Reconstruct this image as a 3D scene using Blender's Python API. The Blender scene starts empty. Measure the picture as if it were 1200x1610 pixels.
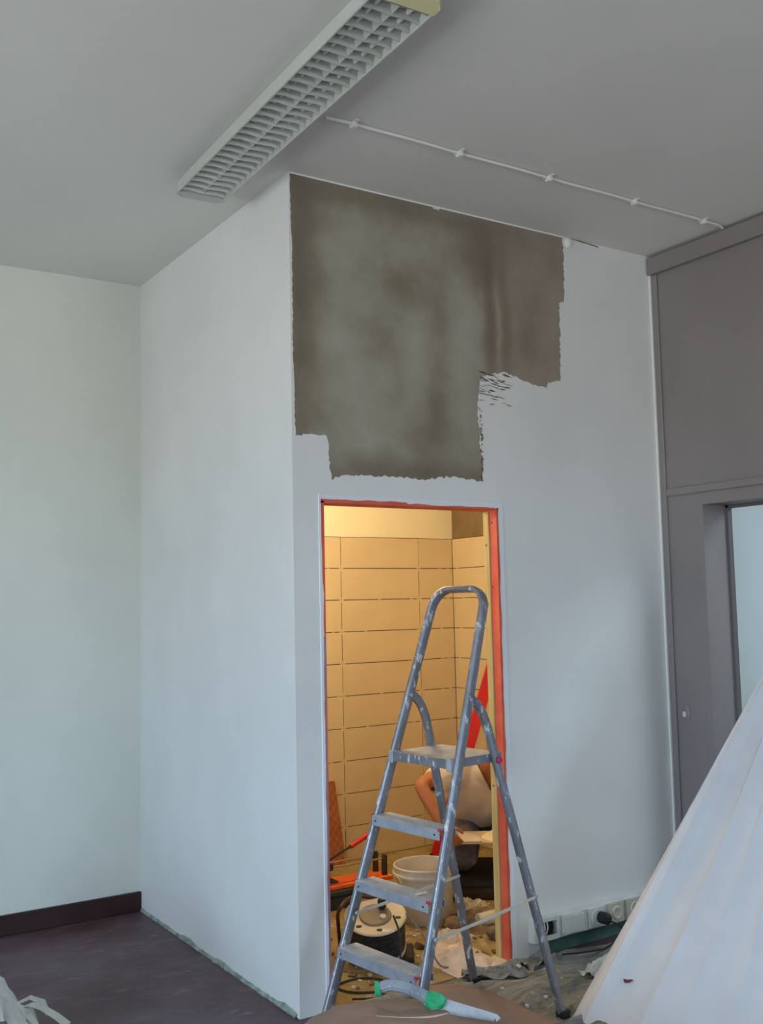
import bpy, bmesh, math, random
from mathutils import Vector, Matrix, noise
random.seed(7)
sc = bpy.context.scene
COL = sc.collection
PI = math.pi

# ------------------------------------------------------------------ camera
H = 3.35                                     # ceiling height
cd = bpy.data.cameras.new('camera')
cam = bpy.data.objects.new('camera', cd); COL.objects.link(cam)
_r = Vector((0.83910046, -0.54356148, -0.02124471)); _u = Vector((-0.03055754, -0.08609277, 0.99581839)); _f = Vector((0.54311754, 0.83494248, 0.08885038))
m = Matrix((_r, _u, -_f)).transposed().to_4x4(); m.translation = (-1.9198, -3.5977, 1.5755)
cam.matrix_world = m
cd.sensor_fit = 'VERTICAL'; cd.sensor_height = 36; cd.sensor_width = 36; cd.lens = 1609.565/1610*36
cd.clip_start = 0.05; cd.clip_end = 200
sc.camera = cam

# ------------------------------------------------------------------ light
w = bpy.data.worlds.new('world'); sc.world = w; w.use_nodes = True
wt = w.node_tree; bg = wt.nodes['Background']; bg.inputs[1].default_value = 5.5
tcw = wt.nodes.new('ShaderNodeTexCoord'); sx3 = wt.nodes.new('ShaderNodeSeparateXYZ'); rw = wt.nodes.new('ShaderNodeValToRGB'); mrw = wt.nodes.new('ShaderNodeMapRange')
mrw.inputs[1].default_value = -1; mrw.inputs[2].default_value = 1
wt.links.new(tcw.outputs['Generated'], sx3.inputs[0]); wt.links.new(sx3.outputs[2], mrw.inputs[0]); wt.links.new(mrw.outputs[0], rw.inputs[0]); wt.links.new(rw.outputs[0], bg.inputs[0])
e = rw.color_ramp.elements                                      # ground below the horizon, overcast blue sky above
e[0].position = .49; e[0].color = (.66, .70, .70, 1); e[1].position = .52; e[1].color = (.62, .84, 1.05, 1)
q = e.new(1.0); q.color = (.70, 1.02, 1.45, 1)

def area(name, loc, rot, sx, sy, power, color, portal=False):
    l = bpy.data.lights.new(name, 'AREA'); l.shape = 'RECTANGLE'; l.size = sx; l.size_y = sy; l.energy = power; l.color = color
    o = bpy.data.objects.new(name, l); COL.objects.link(o); o.location = loc; o.rotation_euler = rot
    if portal: l.cycles.is_portal = True
    return o
WX = -4.2; WY = -6.0
WIN = [(-5.2, -3.6, 0.85, 2.6), (-2.6, -0.3, 0.85, 2.6)]         # windows in the wall at x = WX: y0, y1, z0, z1
REARWIN = (0.3, 1.7, 0.85, 2.6)                                # window in the wall at y = WY: x0, x1, z0, z1
for y0, y1, z0, z1 in WIN:
    area('window_daylight', (WX-.12, (y0+y1)/2, (z0+z1)/2), (0, -PI/2, 0), z1-z0, y1-y0, 1, (1, 1, 1), True)
area('window_daylight', ((REARWIN[0]+REARWIN[1])/2, WY-.12, (REARWIN[2]+REARWIN[3])/2), (PI/2, 0, 0), REARWIN[1]-REARWIN[0], REARWIN[3]-REARWIN[2], 1, (1, 1, 1), True)
# unseen area lamp added to light the neighbouring room, in place of daylight
area('next_room_fill', (3.6, -2.3, 2.9), (0, 0, 0), 1.4, 1.4, 34, (0.75, 0.9, 1.0))

sc.view_settings.view_transform = 'Standard'; sc.view_settings.look = 'None'; sc.view_settings.gamma = 1
sc.view_settings.use_curve_mapping = False; sc.view_settings.exposure = 0.86
sc.cycles.use_denoising = True; sc.cycles.max_bounces = 10; sc.cycles.diffuse_bounces = 7
sc.cycles.sample_clamp_indirect = 8

# ------------------------------------------------------------------ materials
def lin(c):
    return tuple(((x/255+.055)/1.055)**2.4 if x/255 > .04045 else x/255/12.92 for x in c)+(1,)
class NT:
    def __init__(s, name):
        s.m = bpy.data.materials.new(name); s.m.use_nodes = True; s.t = s.m.node_tree
        s.b = s.t.nodes['Principled BSDF']; s.tc = s.t.nodes.new('ShaderNodeTexCoord')
    def n(s, kind, **k):
        x = s.t.nodes.new(kind)
        for a, v in k.items(): setattr(x, a, v)
        return x
    def l(s, a, b): s.t.links.new(a, b)
    def noise(s, scale, detail=4, rough=.6, stretch=None, dist=0):
        x = s.n('ShaderNodeTexNoise'); x.inputs['Scale'].default_value = scale; x.inputs['Detail'].default_value = detail
        x.inputs['Roughness'].default_value = rough; x.inputs['Distortion'].default_value = dist
        v = s.tc.outputs['Object']
        if stretch:
            mp = s.n('ShaderNodeMapping'); mp.inputs['Scale'].default_value = stretch; s.l(v, mp.inputs[0]); v = mp.outputs[0]
        s.l(v, x.inputs['Vector']); return x.outputs['Fac']
    def ramp(s, fac, stops):
        r = s.n('ShaderNodeValToRGB'); e = r.color_ramp.elements
        while len(e) < len(stops): e.new(.5)
        for q, (p, c) in zip(e, stops): q.position = p; q.color = c if len(c) == 4 else tuple(c)+(1,)
        s.l(fac, r.inputs[0]); return r.outputs[0]
    def mix(s, fac, a, b):
        x = s.n('ShaderNodeMix', data_type='RGBA')
        for sock, v in ((x.inputs[0], fac), (x.inputs[6], a), (x.inputs[7], b)):
            if hasattr(v, 'links'): s.l(v, sock)
            else: sock.default_value = v if not isinstance(v, tuple) or len(v) == 4 else v+(1,)
        return x.outputs[2]
    def math(s, op, a, b=None, c=None):
        x = s.n('ShaderNodeMath', operation=op)
        for i, v in enumerate((a, b, c)):
            if v is None: continue
            if hasattr(v, 'links'): s.l(v, x.inputs[i])
            else: x.inputs[i].default_value = v
        return x.outputs[0]
    def bump(s, fac, strength=.2, dist=.003):
        x = s.n('ShaderNodeBump'); x.inputs['Strength'].default_value = strength; x.inputs['Distance'].default_value = dist
        s.l(fac, x.inputs['Height']); s.l(x.outputs[0], s.b.inputs['Normal'])
    def col(s, v):
        if hasattr(v, 'links'): s.l(v, s.b.inputs['Base Color'])
        else: s.b.inputs['Base Color'].default_value = v
    def fin(s, rough=.7, metal=0):
        s.b.inputs['Roughness'].default_value = rough; s.b.inputs['Metallic'].default_value = metal; return s.m

def varied(name, c1, c2, scale=6, rough=.75, metal=0, bump=.15, bscale=None, bdist=.002, stretch=None, detail=5, lo=.35, hi=.65):
    t = NT(name); f = t.noise(scale, detail, .6, stretch)
    t.col(t.ramp(f, [(lo, lin(c1)), (hi, lin(c2))]))
    if bump: t.bump(t.noise(bscale or scale*8, 3), bump, bdist)
    return t.fin(rough, metal)

def paint(name, c, dv=5, bump=.12, rough=.8, scale=1.3):
    a = tuple(x-dv for x in c); b = tuple(min(255, x+dv) for x in c)
    return varied(name, a, b, scale, rough, 0, bump, 90, .001)

M = {}
M['ceiling'] = paint('ceiling_paint', (222, 221, 216), 3)
M['wall'] = paint('white_wall_paint', (226, 226, 224), 4)
M['wall_left'] = paint('cream_wall_paint', (221, 223, 214), 4)
M['trim_white'] = paint('trim_white', (236, 236, 232), 3, .05, .6)
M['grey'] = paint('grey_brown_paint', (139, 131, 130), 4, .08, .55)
M['grey_dark'] = paint('grey_dark_tone', (104, 98, 97), 3, .08, .6)  # darker grey than the wall, on the frame of the grey doorway
M['beyond'] = paint('pale_blue_paint', (218, 226, 226), 3)
M['cream'] = paint('cream_plaster', (238, 228, 200), 3, .15)
M['brown_wall'] = varied('brown_wall_tone', (118, 100, 74), (134, 114, 84), 5, .85)  # brown tone of the right bathroom wall above the tiles
M['tile_back'] = varied('tile_adhesive', (52, 42, 28), (70, 58, 40), 20, .9)
M['tile'] = varied('beige_tile', (206, 187, 152), (214, 195, 160), 3, .42, 0, .04, 60, .0006)
M['spacer'] = varied('tile_spacer_plastic', (206, 186, 150), (212, 192, 158), 9, .5, 0, 0)
M['conduit'] = paint('conduit_plastic', (226, 226, 222), 3, 0, .5)
M['plastic_white'] = varied('white_plastic', (222, 224, 218), (206, 208, 202), 12, .4, 0, 0)
M['plastic_cream'] = varied('cream_plastic', (206, 200, 180), (192, 186, 168), 12, .4, 0, 0)
M['black'] = varied('black_rubber', (24, 23, 24), (42, 40, 40), 30, .6, 0, .1)
M['dark_box'] = varied('dark_green_crate', (34, 44, 34), (52, 60, 44), 14, .6)
M['green_base'] = varied('green_baseboard_paint', (58, 96, 88), (84, 118, 106), 7, .7)
M['base_brown'] = varied('maroon_baseboard', (46, 22, 22), (58, 30, 28), 6, .45, 0, .1)
M['gap'] = varied('putty_grey', (112, 122, 112), (168, 174, 164), 16, .9, 0, .4, 60, .004)

t = NT('maroon_floor')
f1 = t.noise(2.2, 8, .65); f2 = t.noise(5, 10, .7, (1, 3.5, 1), 1.2)
c = t.ramp(f1, [(.3, lin((56, 26, 30))), (.48, lin((82, 52, 56))), (.7, lin((98, 84, 90)))])
c = t.mix(t.ramp(f2, [(.55, (0, 0, 0)), (.8, (.75, .75, .75))]), c, lin((150, 134, 140)))
t.col(c); t.bump(f2, .1, .002); M['floor'] = t.fin(.42)

t = NT('dusty_inner_floor')
f1 = t.noise(3.0, 8, .65); f2 = t.noise(14, 8, .7); f3 = t.noise(5, 6, .6, (1, 1, 1), .8)
c = t.ramp(f1, [(.3, lin((120, 96, 60))), (.5, lin((152, 132, 84))), (.7, lin((168, 152, 110)))])
c = t.mix(t.ramp(f2, [(.5, (0, 0, 0)), (.7, (.6, .6, .6))]), c, lin((90, 76, 60)))
c = t.mix(t.ramp(f3, [(.58, (0, 0, 0)), (.68, (.8, .8, .8))]), c, lin((186, 172, 150)))
t.col(c); t.bump(f2, .4, .006); M['inner_floor'] = t.fin(.85)

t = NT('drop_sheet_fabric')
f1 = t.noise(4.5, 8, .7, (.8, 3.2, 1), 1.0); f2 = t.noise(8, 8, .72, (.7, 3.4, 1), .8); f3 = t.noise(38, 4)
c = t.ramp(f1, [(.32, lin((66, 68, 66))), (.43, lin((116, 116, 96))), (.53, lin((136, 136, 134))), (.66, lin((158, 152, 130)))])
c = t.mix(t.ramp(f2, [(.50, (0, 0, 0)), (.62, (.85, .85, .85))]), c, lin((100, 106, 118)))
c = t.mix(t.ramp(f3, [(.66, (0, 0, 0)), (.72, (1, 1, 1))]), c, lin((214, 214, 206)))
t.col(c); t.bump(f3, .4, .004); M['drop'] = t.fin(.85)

# bare plaster on the wall above the door: damp blotches with their own shape, given in wall coordinates (x, z)
t = NT('bare_plaster')
sep = t.n('ShaderNodeSeparateXYZ'); 
nz = t.n('ShaderNodeTexNoise'); nz.inputs['Scale'].default_value = 4; nz.inputs['Detail'].default_value = 5
t.l(t.tc.outputs['Object'], nz.inputs['Vector'])
vm = t.n('ShaderNodeVectorMath', operation='MULTIPLY_ADD'); t.l(nz.outputs['Color'], vm.inputs[0]); vm.inputs[1].default_value = (.07, .07, .07)
off = t.n('ShaderNodeVectorMath', operation='ADD'); t.l(t.tc.outputs['Object'], off.inputs[0]); off.inputs[1].default_value = (-.035, -.035, -.035)
t.l(off.outputs[0], vm.inputs[2]); t.l(vm.outputs[0], sep.inputs[0])
X, Z = sep.outputs[0], sep.outputs[2]
BL = [(.04, 2.9, .075, .9, -1.0), (.3, 3.33, .5, .07, -.55), (1.02, 3.18, .13, .16, -1.05), (1.04, 2.85, .035, .30, -1.15),
      (1.13, 2.85, .03, .30, -1.0), (1.26, 2.80, .07, .17, -.6), (.62, 2.12, .5, .07, -1.0), (.66, 2.30, .12, .07, -.6), (.72, 2.42, .05, .13, -.55),
      (.55, 2.97, .12, .09, -.55), (.76, 2.85, .05, .25, -.4), (1.35, 3.2, .13, .12, -.25), (.7, 3.3, .5, .05, -.4),
      (.21, 2.68, .10, .08, .7), (.24, 2.98, .07, .12, .45), (.62, 2.68, .07, .16, .65), (.88, 2.80, .10, .30, .45), (.4, 3.1, .16, .1, .3),
      (.38, 2.42, .16, .14, .3), (.3, 2.25, .1, .06, .3), (1.085, 2.84, .018, .22, .5), (.9, 2.3, .06, .12, .25)]
acc = None
for cx, cz, sx, sz, a in BL:
    dx = t.math('DIVIDE', t.math('SUBTRACT', X, cx), sx); dz = t.math('DIVIDE', t.math('SUBTRACT', Z, cz), sz)
    r2 = t.math('ADD', t.math('MULTIPLY', dx, dx), t.math('MULTIPLY', dz, dz))
    g = t.math('MULTIPLY', t.math('EXPONENT', t.math('MULTIPLY', r2, -1.0)), a)
    acc = g if acc is None else t.math('ADD', acc, g)
fn = t.noise(5, 8, .6)
acc = t.math('ADD', acc, t.math('MULTIPLY', t.math('SUBTRACT', fn, .5), 1.9))
fac = t.math('MULTIPLY_ADD', acc, .36, .5)
c = t.ramp(fac, [(.0, lin((112, 101, 86))), (.32, lin((134, 125, 109))), (.55, lin((157, 151, 136))), (.95, lin((180, 176, 166)))])
pw = t.n('ShaderNodeMapRange'); pw.inputs[1].default_value = .85; pw.inputs[2].default_value = 1.25; t.l(sep.outputs[0], pw.inputs[0])
c = t.mix(t.math('MULTIPLY', pw.outputs[0], .35), c, lin((146, 124, 112)))
t.col(c); t.bump(t.noise(40, 4), .12, .002); M['plaster'] = t.fin(.85)

t = NT('spattered_aluminium')
f1 = t.noise(38, 5, .65, (1, 1, .45)); f2 = t.noise(7, 4)
c = t.ramp(f2, [(.35, lin((138, 139, 146))), (.65, lin((158, 160, 168)))])
msk = t.ramp(f1, [(.57, (0, 0, 0)), (.64, (1, 1, 1))])
t.col(t.mix(msk, c, lin((214, 216, 214))))
x = t.n('ShaderNodeMapRange'); t.l(msk, x.inputs[0]); x.inputs[3].default_value = .75; x.inputs[4].default_value = 0.0; t.l(x.outputs[0], t.b.inputs['Metallic'])
t.bump(f1, .3, .002); M['alu'] = t.fin(.42); t.b.inputs['Metallic'].default_value = .75
M['alu_clean'] = varied('dusty_aluminium', (160, 163, 174), (186, 189, 198), 14, .45, .4, .1)
M['alu_dull'] = varied('dull_platform_metal', (176, 174, 174), (198, 196, 196), 20, .6, .2, .2)
M['steel'] = varied('steel_blade', (176, 180, 190), (200, 204, 212), 25, .45, .25, .1)
M['chrome'] = varied('chrome_bar', (190, 180, 160), (210, 200, 180), 25, .25, .9, 0)
M['magenta'] = varied('magenta_plastic', (170, 30, 80), (196, 50, 96), 20, .5, 0, 0)
M['red'] = varied('red_paint', (196, 24, 20), (214, 34, 26), 4, .4, 0, 0)
M['primer'] = varied('red_primer', (206, 84, 66), (226, 112, 86), 7, .7, 0, .2, 60, .002)
M['primer_dull'] = varied('lilac_primer_smear', (150, 128, 146), (186, 110, 110), 6, .7, 0, .2, stretch=(1, 1, .4))
M['orange'] = varied('orange_paint', (226, 92, 34), (238, 112, 44), 6, .45, 0, 0)
M['pine'] = varied('pine_wood', (206, 184, 124), (186, 158, 98), 5, .65, 0, .1, stretch=(9, 9, .7))
M['frame_white'] = paint('door_frame_paint', (228, 230, 234), 4, .05, .6)
M['terracotta'] = varied('terracotta', (150, 84, 44), (166, 98, 54), 8, .8)
M['terracotta_rib'] = varied('terracotta_rib', (176, 110, 66), (186, 120, 74), 8, .8)
M['bucket'] = varied('bucket_plastic', (196, 190, 180), (222, 216, 206), 5, .55, 0, .1)
M['bucket_dirt'] = varied('bucket_dried_mortar', (180, 168, 150), (200, 190, 172), 9, .9, 0, .3)
M['flange'] = varied('reel_flange', (196, 184, 160), (214, 202, 180), 6, .5, 0, .05)
M['reel_hub'] = varied('reel_hub', (120, 104, 86), (148, 130, 108), 9, .6, 0, .1)
M['bronze'] = varied('brown_tube', (70, 44, 28), (92, 58, 36), 12, .45, .2, 0)
M['kraft'] = varied('kraft_paper', (136, 112, 98), (156, 132, 116), 3, .85, 0, .25, 9, .01)
M['kraft_dark'] = varied('kraft_paper_dark', (126, 104, 90), (146, 120, 104), 4, .85, 0, .25, 9, .01)  # slightly darker kraft tone for the paper roll and sack seams
M['print'] = varied('sack_print', (206, 190, 182), (214, 200, 192), 8, .8, 0, 0)
M['green_grip'] = varied('green_grip', (0, 150, 86), (70, 176, 130), 26, .5, 0, .1)
M['grey_grip'] = varied('dusty_grey_grip', (130, 134, 144), (150, 154, 164), 14, .7, 0, .2)
M['skin'] = varied('skin', (176, 112, 76), (188, 124, 86), 6, .5, 0, .06, 120, .0008)
M['hair'] = varied('dark_hair', (34, 24, 20), (50, 36, 28), 40, .7)
M['shirt'] = varied('white_cotton', (206, 192, 182), (218, 206, 196), 4, .9, 0, .15, 120, .001)
M['jeans'] = varied('dusty_denim', (76, 88, 118), (150, 136, 124), 5, .9, 0, .2, 160, .001, lo=.42, hi=.66)
M['boot'] = varied('dark_leather', (40, 30, 24), (58, 44, 34), 9, .7)
M['eye'] = varied('eye_white', (220, 216, 208), (226, 222, 214), 9, .3, 0, 0)
M['adhesive'] = varied('tile_adhesive_fresh', (226, 206, 170), (238, 222, 190), 14, .8, 0, .5, 30, .01)
M['gypsum'] = varied('plaster_dust', (186, 170, 154), (214, 200, 186), 12, .95, 0, .5, 30, .01)
M['rubble'] = varied('rubble', (84, 66, 50), (150, 130, 106), 9, .9, 0, .3)
M['yellowed'] = varied('yellowed_plastic', (220, 214, 160), (226, 220, 172), 6, .45, 0, 0)
M['lamp_white'] = varied('lacquered_steel', (186, 188, 182), (192, 194, 188), 5, .45, 0, 0)
M['louvre'] = varied('louvre_aluminium', (176, 180, 174), (186, 190, 184), 5, .4, .3, 0)
M['tube'] = varied('tube_glass', (214, 218, 212), (220, 224, 218), 5, .25, 0, 0)
M['dark_red'] = varied('dark_red_scrap', (96, 34, 46), (112, 42, 54), 9, .7)
M['green_floor'] = varied('dusty_grey_lino', (112, 112, 108), (134, 132, 126), 7, .8)
t = NT('white_film')
f = t.noise(3, 3); t.col(t.ramp(f, [(.3, lin((200, 197, 198))), (.7, lin((210, 208, 209)))]))
t.b.inputs['Transmission Weight'].default_value = .0
t.b.inputs['Subsurface Weight'].default_value = 0
t.bump(t.noise(7, 4), .12, .01); M['film'] = t.fin(.55)

# ------------------------------------------------------------------ geometry helpers
ORG = {}
def put(name, me, mat, parent=None, smooth=False, loc=None, world=True):
    """link mesh data; vertices are in world coordinates and are made local to the parent thing's origin"""
    o = bpy.data.objects.new(name, me); COL.objects.link(o)
    org = Vector((0, 0, 0))
    if parent is not None:
        o.parent = parent; org = ORG[parent]
        if world: me.transform(Matrix.Translation(-org))
        ORG[o] = org
    else:
        if loc is not None:
            me.transform(Matrix.Translation(-Vector(loc))); o.location = loc; org = Vector(loc)
        ORG[o] = org
    for mm in (mat if isinstance(mat, (list, tuple)) else [mat]): me.materials.append(mm)
    if smooth:
        for p in me.polygons: p.use_smooth = True
    return o
def bmput(name, bm, mat, parent=None, smooth=False, loc=None):
    bmesh.ops.recalc_face_normals(bm, faces=bm.faces)
    me = bpy.data.meshes.new(name); bm.to_mesh(me); bm.free()
    o = put(name, me, mat, parent, False, loc)
    if smooth:
        for p in me.polygons: p.use_smooth = True
        try: me.set_sharp_from_angle(angle=math.radians(smooth if smooth is not True else 40))
        except Exception: pass
    return o
def tag(o, label, cat=None, group=None, kind=None):
    o['label'] = label
    if cat: o['category'] = cat
    if group: o['group'] = group
    if kind: o['kind'] = kind
    return o
def thing(name, loc, label, cat, group=None):
    o = bpy.data.objects.new(name, None); COL.objects.link(o); o.location = loc; ORG[o] = Vector(loc)
    o.empty_display_size = .05
    return tag(o, label, cat, group)
def abox(bm, x0, x1, y0, y1, z0, z1, mtx=None):
    vs = [bm.verts.new((x, y, z)) for x in (x0, x1) for y in (y0, y1) for z in (z0, z1)]
    if mtx is not None:
        for v in vs: v.co = mtx @ v.co
    fs = []
    for q in ((0, 1, 3, 2), (4, 6, 7, 5), (0, 4, 5, 1), (2, 3, 7, 6), (0, 2, 6, 4), (1, 5, 7, 3)): fs.append(bm.faces.new([vs[i] for i in q]))
    return vs, fs
def bev(bm, w, seg=1):
    bmesh.ops.recalc_face_normals(bm, faces=bm.faces)
    bmesh.ops.bevel(bm, geom=bm.edges[:], offset=w, segments=seg, affect='EDGES', clamp_overlap=True)
def box(name, x0, x1, y0, y1, z0, z1, mat, parent=None, bevel=0, loc=None, mtx=None, seg=1):
    bm = bmesh.new(); abox(bm, x0, x1, y0, y1, z0, z1)
    if bevel: bev(bm, bevel, seg)
    if mtx is not None: bm.transform(mtx)
    return bmput(name, bm, mat, parent, False, loc)
def structure(o): o['kind'] = 'structure'; return o
def ring_section(n, rx, ry, power=1.0):
    out = []
    for i in range(n):
        a = 2*PI*i/n; c, s = math.cos(a), math.sin(a)
        out.append((rx*math.copysign(abs(c)**power, c), ry*math.copysign(abs(s)**power, s)))
    return out
def sweep(bm, path, section, ref=None, caps=True, radii=None):
    """sweep a section along a path; section x axis = ref x tangent (in plane), y axis = ref"""
    path = [Vector(p) for p in path]; rings = []; prev = None
    for i, p in enumerate(path):
        d = (path[min(i+1, len(path)-1)]-path[max(i-1, 0)]).normalized()
        if ref is not None: n = (Vector(ref)-d*Vector(ref).dot(d)).normalized()
        else:
            base = prev if prev is not None else (Vector((0, 0, 1)) if abs(d.z) < .9 else Vector((1, 0, 0)))
            n = (base-d*base.dot(d)).normalized(); prev = n
        s = n.cross(d).normalized(); k = radii[i] if radii else 1
        rings.append([bm.verts.new(p+s*(a*k)+n*(b*k)) for a, b in section])
    m_ = len(section)
    for a, b in zip(rings, rings[1:]):
        for j in range(m_): bm.faces.new((a[j], a[(j+1) % m_], b[(j+1) % m_], b[j]))
    if caps: bm.faces.new(rings[0][::-1]); bm.faces.new(rings[-1])
def tube(name, path, r, mat, parent=None, n=10, smooth=True, loc=None, radii=None):
    bm = bmesh.new(); sweep(bm, path, ring_section(n, r, r), radii=radii); return bmput(name, bm, mat, parent, smooth, loc)
def lathe(bm, prof, mtx=None, n=32, closed_ends=True):
    rings = []
    for r, z in prof:
        if r < 1e-6: v = bm.verts.new((0, 0, z)); rings.append([v])
        else: rings.append([bm.verts.new((r*math.cos(2*PI*i/n), r*math.sin(2*PI*i/n), z)) for i in range(n)])
    for a, b in zip(rings, rings[1:]):
        for i in range(n):
            j = (i+1) % n
            if len(a) == 1 and len(b) == 1: continue
            if len(a) == 1: bm.faces.new((a[0], b[i], b[j]))
            elif len(b) == 1: bm.faces.new((a[i], a[j], b[0]))
            else: bm.faces.new((a[i], a[j], b[j], b[i]))
    if mtx is not None: bmesh.ops.transform(bm, matrix=mtx, verts=[v for r in rings for v in r])
def lathed(name, prof, mat, parent=None, mtx=None, n=32, smooth=True, loc=None):
    bm = bmesh.new(); lathe(bm, prof, mtx, n); return bmput(name, bm, mat, parent, smooth, loc)
def wallmesh(name, quads, mat):
    """a wall as one mesh of axis-aligned blocks"""
    bm = bmesh.new()
    for q in quads: abox(bm, *q)
    return structure(bmput(name, bm, mat))

# ------------------------------------------------------------------ room shell
RX = 2.13                                     # grey wall plane
AL = 1.753                                    # back of the alcove on the left
D0, D1, DZ = 0.137, 1.043, 1.99               # clear door opening
BY, BX, BH = 1.98, 2.275, 2.62                # bathroom: tile face planes and ceiling
T = .10
structure(box('floor', WX-.2, RX+2.2, WY-.2, 0.0, -.12, 0, M['floor']))
f = box('floor_alcove', WX-.2, .1, 0.0, AL+.2, -.12, 0, M['floor']); structure(f)
structure(box('floor_bathroom', .1, BX+.2, 0.0, BY+.2, -.12, 0, M['inner_floor']))
structure(box('ceiling', WX-.2, RX+2.2, WY-.2, BY+.3, H, H+.12, M['ceiling']))
structure(box('ceiling_bathroom', .1, BX+.2, .1, BY+.2, BH, BH+.06, M['cream']))
# wall with the doorway
door_wall = wallmesh('wall_door', [(0, D0-.022, 0, T, 0, H), (D1+.036, RX+.25, 0, T, 0, H), (D0-.022, D1+.036, 0, T, DZ+.034, H)], M['wall'])
wallmesh('wall_side', [(0, T, T, BY+.3, 0, H)], M['wall'])
wallmesh('wall_left', [(WX-.2, 0, AL, AL+.15, 0, H)], M['wall_left'])
q = []
ys = [WY-.2]+[v for a in WIN for v in a[:2]]+[AL+.15]
for i in range(0, len(ys), 2): q.append((WX-.2, WX, ys[i], ys[i+1], 0, H))
for y0, y1, z0, z1 in WIN: q += [(WX-.2, WX, y0, y1, 0, z0), (WX-.2, WX, y0, y1, z1, H)]
wallmesh('wall_window', q, M['wall'])
x0, x1, z0, z1 = REARWIN
wallmesh('wall_rear', [(WX-.2, x0, WY-.2, WY, 0, H), (x1, RX+2.2, WY-.2, WY, 0, H), (x0, x1, WY-.2, WY, 0, z0), (x0, x1, WY-.2, WY, z1, H)], M['wall'])
# window frames outside the picture that let the daylight in
n = 0
for (y0, y1, z0, z1) in WIN:
    n += 1; bm = bmesh.new()
    for a, b in ((y0, y0+.06), (y1-.06, y1), ((y0+y1)/2-.03, (y0+y1)/2+.03)): abox(bm, WX-.14, WX-.08, a, b, z0, z1)
    for a, b in ((z0, z0+.06), (z1-.06, z1)): abox(bm, WX-.14, WX-.08, y0, y1, a, b)
    structure(bmput('window_%d' % n, bm, M['trim_white']))
bm = bmesh.new(); x0, x1, z0, z1 = REARWIN
for a, b in ((x0, x0+.06), (x1-.06, x1), ((x0+x1)/2-.03, (x0+x1)/2+.03)): abox(bm, a, b, WY-.14, WY-.08, z0, z1)
for a, b in ((z0, z0+.06), (z1-.06, z1)): abox(bm, x0, x1, WY-.14, WY-.08, a, b)
structure(bmput('window_3', bm, M['trim_white']))

# grey wall on the right, with a doorway to the next room
GY0, GY1, GZ = -1.20, -.262, 2.026
gw = wallmesh('wall_right', [(RX, RX+.195, WY, GY0, 0, H), (RX, RX+.195, GY1, 0.0, 0, H), (RX, RX+.195, GY0, GY1, GZ, H)], M['grey'])
# trims of the grey wall
structure(box('trim_1', RX-.035, RX+.001, WY, -.001, 3.245, 3.335, M['grey'], bevel=.006))         # cornice board
structure(box('trim_2', RX-.014, RX+.001, -.046, -.012, 0, 3.245, M['grey'], bevel=.004))          # corner batten
structure(box('trim_3', RX-.016, RX+.001, WY, -.046, 2.085, 2.125, M['grey'], bevel=.005))         # picture rail
structure(box('trim_4', RX-.020, RX-.002, -.012, -.001, 0, 3.25, M['trim_white']))                 # white caulk strip in the corner
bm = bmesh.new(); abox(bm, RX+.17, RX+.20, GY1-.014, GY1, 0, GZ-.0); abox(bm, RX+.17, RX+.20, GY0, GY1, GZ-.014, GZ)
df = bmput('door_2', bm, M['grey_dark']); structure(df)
# next room: three walls seen through that doorway
wallmesh('wall_beyond', [(RX+2.0, RX+2.2, -6, 0.1, 0, H), (RX+.195, RX+2.2, -.05, 0.1, 0, H)], M['beyond'])

# alcove baseboard, dark maroon, and the crumbled plaster edge of the side wall
structure(box('baseboard_left', WX, -.002, AL-.018, AL, 0, .099, M['base_brown'], bevel=.003))
bm = bmesh.new(); N = 90; rows = []
random.seed(3)
for i in range(N+1):
    y = .02+(AL-.04)*i/N; h = .010+.010*max(0, noise.noise(Vector((y*5, 0, 3))))*3+.006*random.random(); d = .007+.006*random.random()
    rows.append([bm.verts.new(p) for p in ((0, y, h), (-d*.4, y, h*.8), (-d, y, .004), (-d, y, 0), (0, y, 0))])
for a, b in zip(rows, rows[1:]):
    for j in range(4): bm.faces.new((a[j], a[j+1], b[j+1], b[j]))
tr = structure(bmput('trim_5', bm, M['gap']))

# green baseboard right of the door
structure(box('baseboard_door', 1.215, RX-.02, -.012, 0, 0, .064, M['green_base'], bevel=.002))

# ------------------------------------------------------------------ bare plaster patch (part of the door wall)
random.seed(11)
outl = [(.004, 3.349), (.5, 3.349), (.72, 3.349), (.735, 3.335), (.76, 3.334), (.775, 3.349), (1.18, 3.349), (1.515, 3.345), (1.515, 3.20), (1.505, 3.02), (1.475, 3.01), (1.47, 2.8), (1.462, 2.625),
        (1.385, 2.61), (1.375, 2.582), (1.30, 2.590), (1.22, 2.605), (1.12, 2.632), (.978, 2.60), (.955, 2.50), (.948, 2.42), (.962, 2.25), (.972, 2.112), (.80, 2.128), (.66, 2.108), (.45, 2.112), (.25, 2.108), (.18, 2.085),
        (.170, 2.18), (.160, 2.262), (.09, 2.268), (.016, 2.255), (.010, 2.6), (.012, 3.0)]
pts = []
for i, (a, b) in enumerate(zip(outl, outl[1:]+outl[:1])):
    L_ = math.hypot(b[0]-a[0], b[1]-a[1]); k = max(1, int(L_/.012))
    straight = a[1] > 3.34 and b[1] > 3.34
    for j in range(k):
        f = j/k; x = a[0]+(b[0]-a[0])*f; z = a[1]+(b[1]-a[1])*f
        amp = 0 if straight or j == 0 else (.0025 if x < .02 else .006)
        x += random.uniform(-amp, amp); z += random.uniform(-amp, amp); pts.append((max(x, .001), min(z, 3.3495)))
bm = bmesh.new()
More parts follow.
